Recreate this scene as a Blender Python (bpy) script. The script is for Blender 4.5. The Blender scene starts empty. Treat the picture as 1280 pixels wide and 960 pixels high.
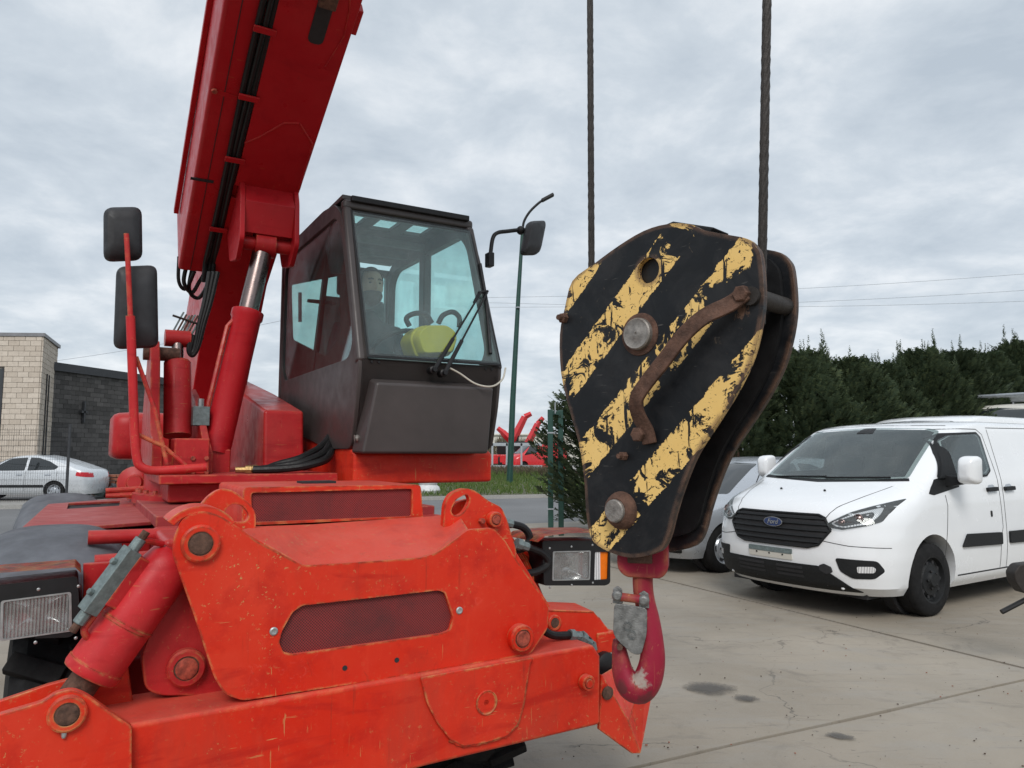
import bpy, bmesh, math, random
from mathutils import Vector, Matrix, noise
random.seed(7)
R = math.radians
SC = bpy.context.scene
COL = SC.collection

# ------------------------------------------------------------------ camera, sky, sun, exposure
PITCH = math.atan(86/930)
cam_d = bpy.data.cameras.new('camera'); cam_d.sensor_width = 36; cam_d.lens = 930/1280*36
cam_d.clip_start = 0.05; cam_d.clip_end = 3000
cam = bpy.data.objects.new('camera', cam_d); COL.objects.link(cam)
cam.location = (0, 0, 1.5); cam.rotation_euler = (math.pi/2+PITCH, 0, 0)
SC.camera = cam
SC.view_settings.view_transform = 'Standard'; SC.view_settings.look = 'None'
SC.view_settings.exposure = 0.50; SC.view_settings.gamma = 1.0
SC.cycles.max_bounces = 8; SC.cycles.transparent_max_bounces = 12
SC.cycles.caustics_reflective = False; SC.cycles.caustics_refractive = False

SUN_EL, SUN_AZ = R(42), R(182)      # azimuth measured from +Y clockwise: veiled sun behind the camera
world = bpy.data.worlds.new('World'); SC.world = world; world.use_nodes = True
def sky_nodes():
    nt = world.node_tree; N = nt.nodes; L = nt.links; N.clear()
    out = N.new('ShaderNodeOutputWorld')
    sky = N.new('ShaderNodeTexSky'); sky.sky_type = 'NISHITA'; sky.sun_disc = False
    sky.sun_elevation = SUN_EL; sky.sun_rotation = SUN_AZ
    b1 = N.new('ShaderNodeBackground'); b1.inputs[1].default_value = 0.09
    L.new(sky.outputs[0], b1.inputs[0])
    tc = N.new('ShaderNodeTexCoord')
    sep = N.new('ShaderNodeSeparateXYZ'); L.new(tc.outputs['Generated'], sep.inputs[0])
    ad = N.new('ShaderNodeMath'); ad.operation = 'MAXIMUM'; ad.inputs[1].default_value = 0.0; L.new(sep.outputs[2], ad.inputs[0])
    ad2 = N.new('ShaderNodeMath'); ad2.operation = 'ADD'; ad2.inputs[1].default_value = 0.22; L.new(ad.outputs[0], ad2.inputs[0])
    dx = N.new('ShaderNodeMath'); dx.operation = 'DIVIDE'; L.new(sep.outputs[0], dx.inputs[0]); L.new(ad2.outputs[0], dx.inputs[1])
    dy = N.new('ShaderNodeMath'); dy.operation = 'DIVIDE'; L.new(sep.outputs[1], dy.inputs[0]); L.new(ad2.outputs[0], dy.inputs[1])
    cb = N.new('ShaderNodeCombineXYZ'); L.new(dx.outputs[0], cb.inputs[0]); L.new(dy.outputs[0], cb.inputs[1])
    n1 = N.new('ShaderNodeTexNoise'); n1.inputs['Scale'].default_value = 3.0; n1.inputs['Detail'].default_value = 9
    n1.inputs['Roughness'].default_value = 0.60; n1.inputs['Distortion'].default_value = 0.2
    L.new(cb.outputs[0], n1.inputs['Vector'])
    n2 = N.new('ShaderNodeTexNoise'); n2.inputs['Scale'].default_value = 1.1; n2.inputs['Detail'].default_value = 8
    L.new(cb.outputs[0], n2.inputs['Vector'])
    mx = N.new('ShaderNodeMath'); mx.operation = 'MULTIPLY_ADD'; mx.inputs[1].default_value = 0.45
    L.new(n2.outputs[0], mx.inputs[0]); L.new(n1.outputs[0], mx.inputs[2])
    rp = N.new('ShaderNodeValToRGB'); e = rp.color_ramp.elements
    e[0].position = 0.52; e[0].color = (0.47, 0.535, 0.605, 1)
    e[1].position = 0.92; e[1].color = (0.80, 0.835, 0.87, 1)
    m = e.new(0.72); m.color = (0.595, 0.655, 0.715, 1)
    L.new(mx.outputs[0], rp.inputs[0])
    b2 = N.new('ShaderNodeBackground'); b2.inputs[1].default_value = 0.78; L.new(rp.outputs[0], b2.inputs[0])
    mix = N.new('ShaderNodeMixShader'); mix.inputs[0].default_value = 0.94
    L.new(b1.outputs[0], mix.inputs[1]); L.new(b2.outputs[0], mix.inputs[2]); L.new(mix.outputs[0], out.inputs[0])
sky_nodes()
sun_d = bpy.data.lights.new('sun', 'SUN'); sun_d.energy = 1.5; sun_d.angle = R(26); sun_d.color = (1, .965, .92)
sun = bpy.data.objects.new('sun', sun_d); COL.objects.link(sun)
_sd = Vector((math.sin(SUN_AZ)*math.cos(SUN_EL), math.cos(SUN_AZ)*math.cos(SUN_EL), math.sin(SUN_EL)))
sun.rotation_euler = _sd.to_track_quat('Z', 'Y').to_euler(); sun.location = (0, 0, 30)

# ------------------------------------------------------------------ geometry helpers
CAMP = Vector((0, 0, 1.5))
def ray(px, py):
    return (Vector((0, math.cos(PITCH), math.sin(PITCH))) + Vector((1, 0, 0))*((px-640)/930)
            + Vector((0, -math.sin(PITCH), math.cos(PITCH)))*((480-py)/930))
def at(px, py, y):
    r = ray(px, py); return CAMP + r*(y/r.y)
def ground(px, py, z=0):
    r = ray(px, py); return CAMP + r*((z-1.5)/r.z)
MO = Vector((-.63, 2.94, 0)); MR = Matrix.Rotation(R(30), 4, 'Z'); MM = Matrix.Translation(MO) @ MR; MI = MM.inverted()
def mplane(axis, val, pts):          # measured outline laid on a plane of the machine, in machine coordinates
    o = MI @ CAMP; out = []
    for p in pts:
        d = MI.to_3x3() @ ray(*p[:2]); t = (val - o[axis])/d[axis]; out.append(o + d*t)
    return out
def U(u, pts): return mplane(0, u, pts)
def V(v, pts): return mplane(1, v, pts)
def Z(z, pts): return mplane(2, z, pts)

def obj(name, bm, mat, parent=None, bevel=0, smooth=True, ang=35, seg=2, label=None):
    me = bpy.data.meshes.new(name)
    bmesh.ops.recalc_face_normals(bm, faces=bm.faces[:])
    bm.to_mesh(me); bm.free()
    if smooth:
        me.shade_smooth(); me.set_sharp_from_angle(angle=R(ang))
    for m in (mat if isinstance(mat, (list, tuple)) else [mat]): me.materials.append(m)
    o = bpy.data.objects.new(name, me); COL.objects.link(o)
    if parent: o.parent = parent
    if bevel:
        b = o.modifiers.new('bevel', 'BEVEL'); b.width = bevel; b.segments = seg; b.limit_method = 'ANGLE'; b.angle_limit = R(40)
        b.harden_normals = True if smooth else False
    if label: o['label'] = label
    return o
def tag(o, label, cat, group=None, kind=None):
    if label: o['label'] = label
    if cat: o['category'] = cat
    if group: o['group'] = group
    if kind: o['kind'] = kind
    return o
def empty(name, loc=(0, 0, 0), rz=0, parent=None):
    o = bpy.data.objects.new(name, None); COL.objects.link(o); o.location = loc; o.rotation_euler = (0, 0, rz)
    o.empty_display_size = .2
    if parent: o.parent = parent
    return o
def struct(name, bm, mat, **k):
    o = obj(name, bm, mat, **k); o['kind'] = 'structure'; return o
def copy_tree(o, parent=None):
    c = o.copy(); COL.objects.link(c)
    if parent: c.parent = parent
    for ch in list(o.children): copy_tree(ch, c)
    return c
def BM(): return bmesh.new()
def box(bm, c, s, rot=None, mi=0):
    M = Matrix.Translation(Vector(c)) @ (rot.to_4x4() if rot is not None else Matrix()) @ Matrix.Diagonal((s[0], s[1], s[2], 1))
    r = bmesh.ops.create_cube(bm, size=1, matrix=M)
    if mi:
        for f in {f for v in r['verts'] for f in v.link_faces}: f.material_index = mi
    return r['verts']
def prism(bm, pts, vec, holes=(), mi=0):
    vec = Vector(vec); pts = [Vector(p) for p in pts]
    loops = [pts] + [[Vector(p) for p in h] for h in holes]
    start = len(bm.faces)
    def side(off):
        vs = []; es = []
        for lp in loops:
            v = [bm.verts.new(p+off) for p in lp]; vs.append(v)
            es += [bm.edges.new((v[i], v[(i+1) % len(v)])) for i in range(len(v))]
        return vs, es
    a, ea = side(Vector((0, 0, 0))); b, eb = side(vec)
    if holes:
        n = (pts[1]-pts[0]).cross(pts[2]-pts[0])
        bmesh.ops.triangle_fill(bm, use_beauty=True, use_dissolve=False, edges=ea)
        bmesh.ops.triangle_fill(bm, use_beauty=True, use_dissolve=False, edges=eb)
    else:
        bm.faces.new(a[0]); bm.faces.new(b[0][::-1])
    for la, lb in zip(a, b):
        for i in range(len(la)):
            j = (i+1) % len(la); bm.faces.new((la[i], lb[i], lb[j], la[j]))
def frame(d):
    d = d.normalized(); a = Vector((0, 0, 1)) if abs(d.z) < .9 else Vector((1, 0, 0))
    x = a.cross(d).normalized(); return x, d.cross(x)
def tube(bm, pts, r, n=10, cap=True, flat=1.0):
    pts = [Vector(p) for p in pts]; m = len(pts); rr = r if isinstance(r, (list, tuple)) else [r]*m
    rings = []; x = None
    for i, p in enumerate(pts):
        d = (pts[min(i+1, m-1)]-pts[max(i-1, 0)]).normalized()
        if x is None: x, y = frame(d)
        else:
            x = (x - d*x.dot(d)).normalized(); y = d.cross(x)
        rings.append([bm.verts.new(p + (x*math.cos(2*math.pi*k/n) + y*math.sin(2*math.pi*k/n)*flat)*rr[i]) for k in range(n)])
    for a, b in zip(rings, rings[1:]):
        for k in range(n): bm.faces.new((a[k], a[(k+1) % n], b[(k+1) % n], b[k]))
    if cap: bm.faces.new(rings[0][::-1]); bm.faces.new(rings[-1])
def spline(pts, k=6):
    pts = [Vector(p) for p in pts]; out = []
    q = [pts[0]*2-pts[1]] + pts + [pts[-1]*2-pts[-2]]
    for i in range(1, len(q)-2):
        a, b, c, d = q[i-1:i+3]
        for j in range(k):
            t = j/k; out.append(.5*((2*b)+(c-a)*t+(2*a-5*b+4*c-d)*t*t+(3*b-a-3*c+d)*t**3))
    out.append(pts[-1]); return out
def lathe(bm, p0, axis, prof, n=24, cap=True):   # prof: (distance along axis, radius)
    p0 = Vector(p0); axis = Vector(axis).normalized(); x, y = frame(axis); rings = []
    for t, r in prof:
        rings.append([bm.verts.new(p0+axis*t+(x*math.cos(2*math.pi*k/n)+y*math.sin(2*math.pi*k/n))*r) for k in range(n)])
    for a, b in zip(rings, rings[1:]):
        for k in range(n): bm.faces.new((a[k], a[(k+1) % n], b[(k+1) % n], b[k]))
    if cap: bm.faces.new(rings[0][::-1]); bm.faces.new(rings[-1])
def cyl(bm, p0, p1, r, n=20):
    p0 = Vector(p0); d = Vector(p1)-p0; lathe(bm, p0, d, [(0, r), (d.length, r)], n)
def bolt(bm, p, d, r, h): lathe(bm, p, d, [(0, r), (h, r), (h*1.15, r*.85)], 6)
def fillet(pts, r, k=4):
    pts = [Vector(p) for p in pts]; n = len(pts); out = []
    for i in range(n):
        p, a, b = pts[i], pts[i-1], pts[(i+1) % n]; ri = r[i] if isinstance(r, (list, tuple)) else r
        da, db = a-p, b-p; ri = min(ri, da.length*.48, db.length*.48)
        if ri <= 0: out.append(p); continue
        s, e = p+da.normalized()*ri, p+db.normalized()*ri
        for j in range(k+1):
            t = j/k; out.append(s*(1-t)**2+p*2*t*(1-t)+e*t*t)
    return out
def circ(c, axis, r, n=20):
    x, y = frame(Vector(axis)); return [Vector(c)+(x*math.cos(2*math.pi*k/n)+y*math.sin(2*math.pi*k/n))*r for k in range(n)]
def ico(bm, c, r, sub=2, scale=(1, 1, 1), rot=None):
    M = Matrix.Translation(Vector(c)) @ (rot.to_4x4() if rot is not None else Matrix()) @ Matrix.Diagonal((*scale, 1))
    return bmesh.ops.create_icosphere(bm, subdivisions=sub, radius=r, matrix=M)['verts']
def loft(bm, rings, closed=True, caps=True):
    vs = [[bm.verts.new(p) for p in rg] for rg in rings]; n = len(vs[0])
    for a, b in zip(vs, vs[1:]):
        for k in range(n if closed else n-1): bm.faces.new((a[k], a[(k+1) % n], b[(k+1) % n], b[k]))
    if caps and closed: bm.faces.new(vs[0][::-1]); bm.faces.new(vs[-1])
    return vs

# ------------------------------------------------------------------ materials
def newmat(name):
    m = bpy.data.materials.new(name); m.use_nodes = True; nt = m.node_tree
    return m, nt, nt.nodes, nt.links, nt.nodes['Principled BSDF']
def nz(nt, vec, scale, detail=4, rough=.55, dist=0):
    n = nt.nodes.new('ShaderNodeTexNoise'); n.inputs['Scale'].default_value = scale; n.inputs['Detail'].default_value = detail
    n.inputs['Roughness'].default_value = rough; n.inputs['Distortion'].default_value = dist
    if vec is not None: nt.links.new(vec, n.inputs['Vector'])
    return n.outputs[0]
def ramp(nt, fac, stops, const=False):
    r = nt.nodes.new('ShaderNodeValToRGB'); e = r.color_ramp.elements
    if const: r.color_ramp.interpolation = 'CONSTANT'
    def c4(c): return (c, c, c, 1) if isinstance(c, (int, float)) else (*c, 1)
    e[0].position, e[0].color = stops[0][0], c4(stops[0][1]); e[1].position, e[1].color = stops[-1][0], c4(stops[-1][1])
    for p, c in stops[1:-1]: x = e.new(p); x.color = c4(c)
    nt.links.new(fac, r.inputs[0]); return r.outputs[0]
def mixc(nt, fac, a, b, mode='MIX'):
    n = nt.nodes.new('ShaderNodeMix'); n.data_type = 'RGBA'; n.blend_type = mode
    for s, v in ((n.inputs[0], fac), (n.inputs[6], a), (n.inputs[7], b)):
        if isinstance(v, (int, float)): s.default_value = v
        elif isinstance(v, tuple): s.default_value = (*v, 1)
        else: nt.links.new(v, s)
    return n.outputs[2]
def mth(nt, op, a, b=None, c=None, clamp=False):
    n = nt.nodes.new('ShaderNodeMath'); n.operation = op; n.use_clamp = clamp
    for s, v in zip(n.inputs, (a, b, c)):
        if v is None: continue
        if isinstance(v, (int, float)): s.default_value = v
        else: nt.links.new(v, s)
    return n.outputs[0]
def coord(nt, scale=(1, 1, 1), rot=(0, 0, 0), kind='Object'):
    tc = nt.nodes.new('ShaderNodeTexCoord'); mp = nt.nodes.new('ShaderNodeMapping')
    mp.inputs['Scale'].default_value = scale; mp.inputs['Rotation'].default_value = rot
    nt.links.new(tc.outputs[kind], mp.inputs[0]); return mp.outputs[0]
def bump(nt, h, strength, dist, bsdf):
    b = nt.nodes.new('ShaderNodeBump'); b.inputs['Strength'].default_value = strength; b.inputs['Distance'].default_value = dist
    nt.links.new(h, b.inputs['Height']); nt.links.new(b.outputs[0], bsdf.inputs['Normal'])
def edge_mask(nt, radius, lo=.03, hi=.16):
    bv = nt.nodes.new('ShaderNodeBevel'); bv.samples = 4; bv.inputs[0].default_value = radius
    g = nt.nodes.new('ShaderNodeNewGeometry')
    d = nt.nodes.new('ShaderNodeVectorMath'); d.operation = 'DOT_PRODUCT'
    nt.links.new(bv.outputs[0], d.inputs[0]); nt.links.new(g.outputs['Normal'], d.inputs[1])
    inv = mth(nt, 'SUBTRACT', 1.0, d.outputs['Value'])
    mr = nt.nodes.new('ShaderNodeMapRange'); mr.inputs[1].default_value = lo*.3; mr.inputs[2].default_value = hi*.3
    nt.links.new(inv, mr.inputs[0]); return mr.outputs[0]
def simple(name, col, rough=.5, metal=0, var=.25, scale=8, bmp=0, spec=.5, coat=0):
    m, nt, N, L, b = newmat(name); v = coord(nt)
    n = nz(nt, v, scale, 6, .6)
    c = mixc(nt, ramp(nt, n, [(.3, 0), (.7, 1)]), tuple(x*(1-var) for x in col), tuple(min(1, x*(1+var)) for x in col))
    L.new(c, b.inputs['Base Color']); b.inputs['Metallic'].default_value = metal
    L.new(ramp(nt, nz(nt, v, scale*2.3, 4), [(.3, max(.02, rough-.08)), (.7, min(1, rough+.1))]), b.inputs['Roughness'])
    b.inputs['Specular IOR Level'].default_value = spec; b.inputs['Coat Weight'].default_value = coat
    if bmp: bump(nt, nz(nt, v, scale*6, 5), bmp, .004, b)
    return m
def paint(name, a, faded, deep, rough=.42, chips=.5, edge=.012, dust=0.0):
    m, nt, N, L, b = newmat(name); v = coord(nt)
    big = nz(nt, v, 1.7, 5, .6, .4); mid = nz(nt, v, 7, 6, .65)
    c = mixc(nt, ramp(nt, big, [(.35, 0), (.7, 1)]), a, faded)
    c = mixc(nt, ramp(nt, mid, [(.52, 0), (.72, .6)]), c, deep)
    st = nz(nt, coord(nt, (3, 3, .5)), 9, 4, .6)                       # vertical rub streaks
    c = mixc(nt, ramp(nt, st, [(.58, 0), (.75, .35)]), c, faded)
    rust, tan = (.10, .042, .02), (.50, .27, .10)
    # specks and scratches
    zone = mth(nt, 'ADD', mth(nt, 'MULTIPLY', ramp(nt, nz(nt, v, 1.7, 4, .6), [(.46, 0), (.64, 1)]), .9), .1)
    sp = mth(nt, 'MAXIMUM', ramp(nt, nz(nt, v, 66, 4, .72), [(.648-.03*chips, 0), (.665-.03*chips, 1)]), ramp(nt, nz(nt, v, 21, 8, .78, .6), [(.685-.03*chips, 0), (.70-.03*chips, 1)]))
    sp = mth(nt, 'MULTIPLY', sp, zone); grime = mth(nt, 'MULTIPLY', ramp(nt, nz(nt, coord(nt, (1, 1, .6)), 2.4, 7, .68, .5), [(.52, 0), (.72, .42)]), min(1, chips*1.5)); c = mixc(nt, grime, c, (.22, .045, .03))
    sc = ramp(nt, nz(nt, coord(nt, (2, 2, 26), (0, R(28), 0)), 5, 2, .6), [(.705-.02*chips, 0), (.72-.02*chips, .7)])
    sc2 = ramp(nt, nz(nt, coord(nt, (30, 30, 2.2), (0, R(-12), 0)), 4, 2, .6), [(.708-.02*chips, 0), (.72-.02*chips, .6)])
    sc = mth(nt, 'MULTIPLY', mth(nt, 'MAXIMUM', sc, sc2), ramp(nt, nz(nt, v, 3.7, 3), [(.45, 0), (.6, 1)]))
    c = mixc(nt, mth(nt, 'MULTIPLY', mth(nt, 'MAXIMUM', sp, sc), chips*1.6, clamp=True), c, tan)
    em = edge_mask(nt, edge)
    er = mth(nt, 'MULTIPLY', em, ramp(nt, nz(nt, v, 22, 6, .75), [(.40, 0), (.54, 1)]))
    er = mth(nt, 'MULTIPLY', er, min(1, chips*1.5), clamp=True)
    ec = mixc(nt, ramp(nt, nz(nt, v, 18, 3), [(.42, 0), (.58, 1)]), rust, tan)
    c = mixc(nt, er, c, ec)
    # dark stains that gather in patches
    g = ramp(nt, nz(nt, coord(nt, (1, 1, .45)), 11, 7, .7, .8), [(.63, 0), (.76, .55)])
    c = mixc(nt, g, c, (.12, .022, .014))
    sm = ramp(nt, nz(nt, coord(nt, (.55, .55, 3.2)), 3.1, 4, .6, .5), [(.57, 0), (.66, .55)])
    c = mixc(nt, sm, c, deep)
    run = mth(nt, 'MULTIPLY', ramp(nt, nz(nt, coord(nt, (16, 16, .8)), 1.6, 5, .65), [(.60, 0), (.70, .6)]), ramp(nt, nz(nt, v, 3.1, 4), [(.5, 0), (.62, 1)]))
    c = mixc(nt, mth(nt, 'MULTIPLY', run, min(1, chips*1.5)), c, (.10, .028, .016))
    pale = mth(nt, 'MULTIPLY', ramp(nt, nz(nt, coord(nt, (1, 1, 1)), 34, 8, .8, 1.2), [(.56, 0), (.66, .5)]), ramp(nt, nz(nt, v, 2.2, 4, .6), [(.46, 0), (.66, 1)]))
    c = mixc(nt, mth(nt, 'MULTIPLY', pale, chips), c, tuple(min(1, x*1.2+.10) for x in faded))
    if dust: 
        geo = N.new('ShaderNodeNewGeometry'); s = N.new('ShaderNodeSeparateXYZ'); L.new(geo.outputs['Normal'], s.inputs[0])
        d = mth(nt, 'MULTIPLY', ramp(nt, s.outputs[2], [(.5, 0), (.95, 1)]), ramp(nt, nz(nt, v, 4, 6, .65), [(.3, dust*.5), (.7, dust)]))
        c = mixc(nt, d, c, (.50, .26, .21))
    L.new(c, b.inputs['Base Color'])
    L.new(ramp(nt, nz(nt, v, 12, 5), [(.3, rough-.1), (.7, rough+.14)]), b.inputs['Roughness'])
    hgt = mth(nt, 'MULTIPLY_ADD', mth(nt, 'MAXIMUM', sp, er), -1.0, mth(nt, 'MULTIPLY', nz(nt, v, 22, 3), .6))
    bump(nt, hgt, .25, .003, b); b.inputs['Specular IOR Level'].default_value = .27
    return m
M = {}
M['orange'] = paint('orange_red_paint', (.60, .019, .005), (.66, .050, .022), (.40, .009, .006), .40, .62, dust=.28)
M['red'] = paint('crimson_paint', (.40, .012, .016), (.47, .030, .030), (.27, .006, .010), .36, .35, dust=.18)
M['cylred'] = paint('cylinder_red_paint', (.50, .018, .024), (.57, .040, .042), (.36, .010, .014), .38, .55)
def hook_paint():
    m = paint('hook_red_paint', (.24, .005, .026), (.30, .012, .040), (.14, .004, .014), .5, .3, .02)
    nt = m.node_tree; b = nt.nodes['Principled BSDF']; src = b.inputs['Base Color'].links[0].from_socket; v = coord(nt)
    def near(p, r):
        d = nt.nodes.new('ShaderNodeVectorMath'); d.operation = 'DISTANCE'; nt.links.new(v, d.inputs[0]); d.inputs[1].default_value = p
        return ramp(nt, mth(nt, 'ADD', mth(nt, 'DIVIDE', d.outputs['Value'], r), mth(nt, 'MULTIPLY_ADD', nz(nt, v, 70, 5, .7), 1.2, -.6)), [(.55, 1), (.8, 0)])
    k = 1.5/930
    w = mth(nt, 'MAXIMUM', near((-6*k, -.012, -132*k), .030), near((-1*k, .01, -140*k), .026))
    c = mixc(nt, mth(nt, 'MULTIPLY', w, .9), src, (.34, .30, .26))
    dk = mth(nt, 'MAXIMUM', near((-27*k, .0, -150*k), .022), near((8*k, .0, -165*k), .03)); c = mixc(nt, mth(nt, 'MULTIPLY', dk, .55), c, (.05, .035, .03))
    nt.links.new(c, b.inputs['Base Color']); return m
M['hookred'] = hook_paint()
if 0: M['hookred'] = paint('hook_red_paint', (.30, .006, .022), (.38, .014, .036), (.17, .005, .012), .42, .35, .02)
M['deckred'] = paint('faded_deck_paint', (.30, .022, .026), (.38, .05, .05), (.22, .012, .016), .55, .4, dust=.2)
M['boomred'] = paint('boom_paint', (.42, .010, .016), (.47, .018, .024), (.33, .006, .012), .36, .12, .006)
M['cabgrey'] = simple('cab_brown_grey', (.052, .043, .041), .42, 0, .16, 5, .06)
M['black'] = simple('black_plastic', (.010, .010, .011), .48, 0, .25, 20, .05, .35)
M['rubber'] = simple('rubber', (.013, .013, .0135), .8, 0, .35, 14, .25, .2)
M['hose'] = simple('hose_rubber', (.009, .009, .0095), .5, 0, .3, 30, .1, .3)
M['greyplastic'] = simple('mudguard_grey_plastic', (.25, .265, .295), .62, 0, .28, 7, .15, .3)
M['steel'] = simple('worn_steel', (.27, .25, .23), .55, .6, .4, 60, .35)
M['zinc'] = simple('zinc_plated', (.42, .43, .43), .4, .8, .2, 30, .1)
M['chrome'] = simple('chrome_rod', (.22, .17, .16), .30, 1, .1, 10)
M['rust'] = simple('rusty_steel', (.105, .055, .038), .8, .25, .55, 45, .5)
M['rustred'] = simple('rusty_red_pin', (.33, .06, .035), .7, .1, .5, 60, .4)
M['castgrey'] = simple('cast_valve_grey', (.16, .20, .20), .5, .35, .3, 50, .3)
M['brass'] = simple('brass_fitting', (.36, .24, .10), .45, .8, .3, 40, .1)
M['rope'] = simple('wire_rope_steel', (.032, .027, .024), .6, .3, .3, 60, .2)
M['white'] = simple('white_car_paint', (.80, .82, .84), .22, 0, .02, 2, 0, coat=.6)
M['silver'] = simple('silver_car_paint', (.46, .49, .53), .3, .45, .05, 3, 0, coat=.6)
M['vanred'] = simple('red_car_paint', (.55, .02, .025), .3, 0, .08, 3, 0, coat=.4)
M['trim'] = simple('grained_trim', (.011, .012, .013), .6, 0, .2, 40, .1, .3)
M['gap'] = simple('seam_dark', (.02, .02, .022), .8, 0, .1, 10)
M['green'] = simple('green_coated_steel', (.012, .055, .042), .45, 0, .2, 6, .05)
M['galv'] = simple('galvanised_steel', (.40, .43, .46), .5, .5, .2, 12)
M['mirrorgrey'] = simple('mirror_shell_grey', (.026, .027, .030), .55, 0, .3, 12, .1, .4)
M['reflectdark'] = simple('dark_glass_reflection', (.022, .012, .012), .6, 0, .25, 8, .05, .4)  # dim interior and boom reflection in the side glass, put into the colour
M['coping'] = simple('dark_coping', (.035, .037, .042), .5, 0, .2, 6)
M['palecoping'] = simple('grey_coping', (.20, .20, .21), .5, 0, .2, 6)
M['yellow'] = simple('yellow_plastic', (.80, .50, .02), .45, 0, .1, 9)
M['seat'] = simple('grey_vinyl', (.16, .17, .175), .7, 0, .2, 12, .1)
M['amber'] = simple('amber_lens', (.80, .17, .006), .3, 0, .1, 30, 0, .3)
M['sack'] = simple('white_wrap', (.62, .63, .64), .6, 0, .15, 9, .3)
M['blueoval'] = simple('badge_blue', (.012, .035, .13), .25, 0, .1, 9, 0, coat=.5)
M['cream'] = simple('offwhite_paint', (.62, .60, .54), .4, 0, .06, 3)
M['bark'] = simple('bark', (.09, .06, .042), .9, 0, .4, 20, .6)
M['tailred'] = simple('red_lamp_lens', (.5, .01, .02), .2, 0, .2, 20)
M['wood'] = simple('rust_brown_tile', (.26, .10, .06), .85, 0, .35, 10, .3)
M['cable'] = simple('pale_cable', (.50, .47, .40), .5, 0, .1, 10)

def glass(name, tint, refl=.55, base=.0, dirt=.06):
    m, nt, N, L, b = newmat(name); out = [n for n in N if n.type == 'OUTPUT_MATERIAL'][0]
    tr = N.new('ShaderNodeBsdfTransparent'); tr.inputs[0].default_value = (*tint, 1)
    gl = N.new('ShaderNodeBsdfGlossy'); gl.inputs['Roughness'].default_value = .03; gl.inputs[0].default_value = (.95, 1, 1, 1)
    df = N.new('ShaderNodeBsdfDiffuse'); df.inputs[0].default_value = (.42, .44, .44, 1)
    fr = N.new('ShaderNodeFresnel'); ge = N.new('ShaderNodeNewGeometry'); L.new(mth(nt, 'MULTIPLY_ADD', ge.outputs['Backfacing'], 1/1.5-1.5, 1.5), fr.inputs[0])
    f = mth(nt, 'MULTIPLY_ADD', fr.outputs[0], refl*1.6, base, clamp=True)
    m1 = N.new('ShaderNodeMixShader'); L.new(f, m1.inputs[0]); L.new(tr.outputs[0], m1.inputs[1]); L.new(gl.outputs[0], m1.inputs[2])
    d = ramp(nt, nz(nt, coord(nt, (1, 1, .6)), 6, 6, .6), [(.35, dirt*.4), (.7, dirt*1.6)])  # dirt film; on the cab glass also a painted reflection haze
    m2 = N.new('ShaderNodeMixShader'); L.new(d, m2.inputs[0]); L.new(m1.outputs[0], m2.inputs[1]); L.new(df.outputs[0], m2.inputs[2])
    L.new(m2.outputs[0], out.inputs[0]); return m
M['glass'] = glass('green_tinted_glass', (.86, .995, .98), .42, .015, .075)  # dirt raised so its grey veil also paints in reflection haze
M['sideglass'] = glass('side_glass', (.84, .975, .955), .42, .03, .03)
M['clear'] = glass('lamp_glass', (.9, .92, .93), .5, .03, .10)
def darkglass():
    m, nt, N, L, b = newmat('car_glass'); b.inputs['Base Color'].default_value = (.018, .022, .024, 1)
    b.inputs['Roughness'].default_value = .04; b.inputs['Specular IOR Level'].default_value = .75; b.inputs['Coat Weight'].default_value = .4
    return m
M['carglass'] = darkglass(); M['autoglass'] = glass('van_glass', (.72, .76, .75), .55, .03, .03); M['seatdark'] = simple('dark_upholstery', (.035, .036, .04), .8, 0, .2, 12)
def reflector():
    m, nt, N, L, b = newmat('lamp_reflector'); b.inputs['Metallic'].default_value = .25; b.inputs['Roughness'].default_value = .25
    w = N.new('ShaderNodeTexWave'); w.inputs['Scale'].default_value = 22; w.bands_direction = 'X'; w.inputs['Distortion'].default_value = .6
    L.new(coord(nt), w.inputs[0])
    L.new(ramp(nt, w.outputs[1], [(.1, (.50, .51, .52)), (.9, (.88, .88, .89))]), b.inputs['Base Color'])
    bump(nt, w.outputs[1], .5, .004, b); return m
M['reflector'] = reflector()
M['bowl'] = simple('lamp_bowl_silver', (.72, .72, .72), .18, .85, .25, 25)
def fluted():
    m, nt, N, L, b = newmat('fluted_lens'); out = [n for n in N if n.type == 'OUTPUT_MATERIAL'][0]; v = coord(nt)
    w = N.new('ShaderNodeTexWave'); w.inputs['Scale'].default_value = 34; w.bands_direction = 'X'; w.inputs['Distortion'].default_value = .3; L.new(v, w.inputs[0])
    bp = N.new('ShaderNodeBump'); bp.inputs['Strength'].default_value = .6; bp.inputs['Distance'].default_value = .003; L.new(w.outputs[1], bp.inputs['Height'])
    tr = N.new('ShaderNodeBsdfTransparent'); tr.inputs[0].default_value = (.93, .94, .94, 1); gl = N.new('ShaderNodeBsdfGlossy'); gl.inputs['Roughness'].default_value = .08; L.new(bp.outputs[0], gl.inputs['Normal'])
    df = N.new('ShaderNodeBsdfDiffuse'); df.inputs[0].default_value = (.42, .42, .42, 1); L.new(bp.outputs[0], df.inputs['Normal'])
    m1 = N.new('ShaderNodeMixShader'); m1.inputs[0].default_value = .14; L.new(tr.outputs[0], m1.inputs[1]); L.new(gl.outputs[0], m1.inputs[2])
    m2 = N.new('ShaderNodeMixShader'); L.new(mth(nt, 'ADD', ramp(nt, nz(nt, v, 9, 5, .6), [(.35, .04), (.7, .2)]), mth(nt, 'MULTIPLY', w.outputs[1], .16)), m2.inputs[0]); L.new(m1.outputs[0], m2.inputs[1]); L.new(df.outputs[0], m2.inputs[2]); L.new(m2.outputs[0], out.inputs[0]); return m
M['fluted'] = fluted()
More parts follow.
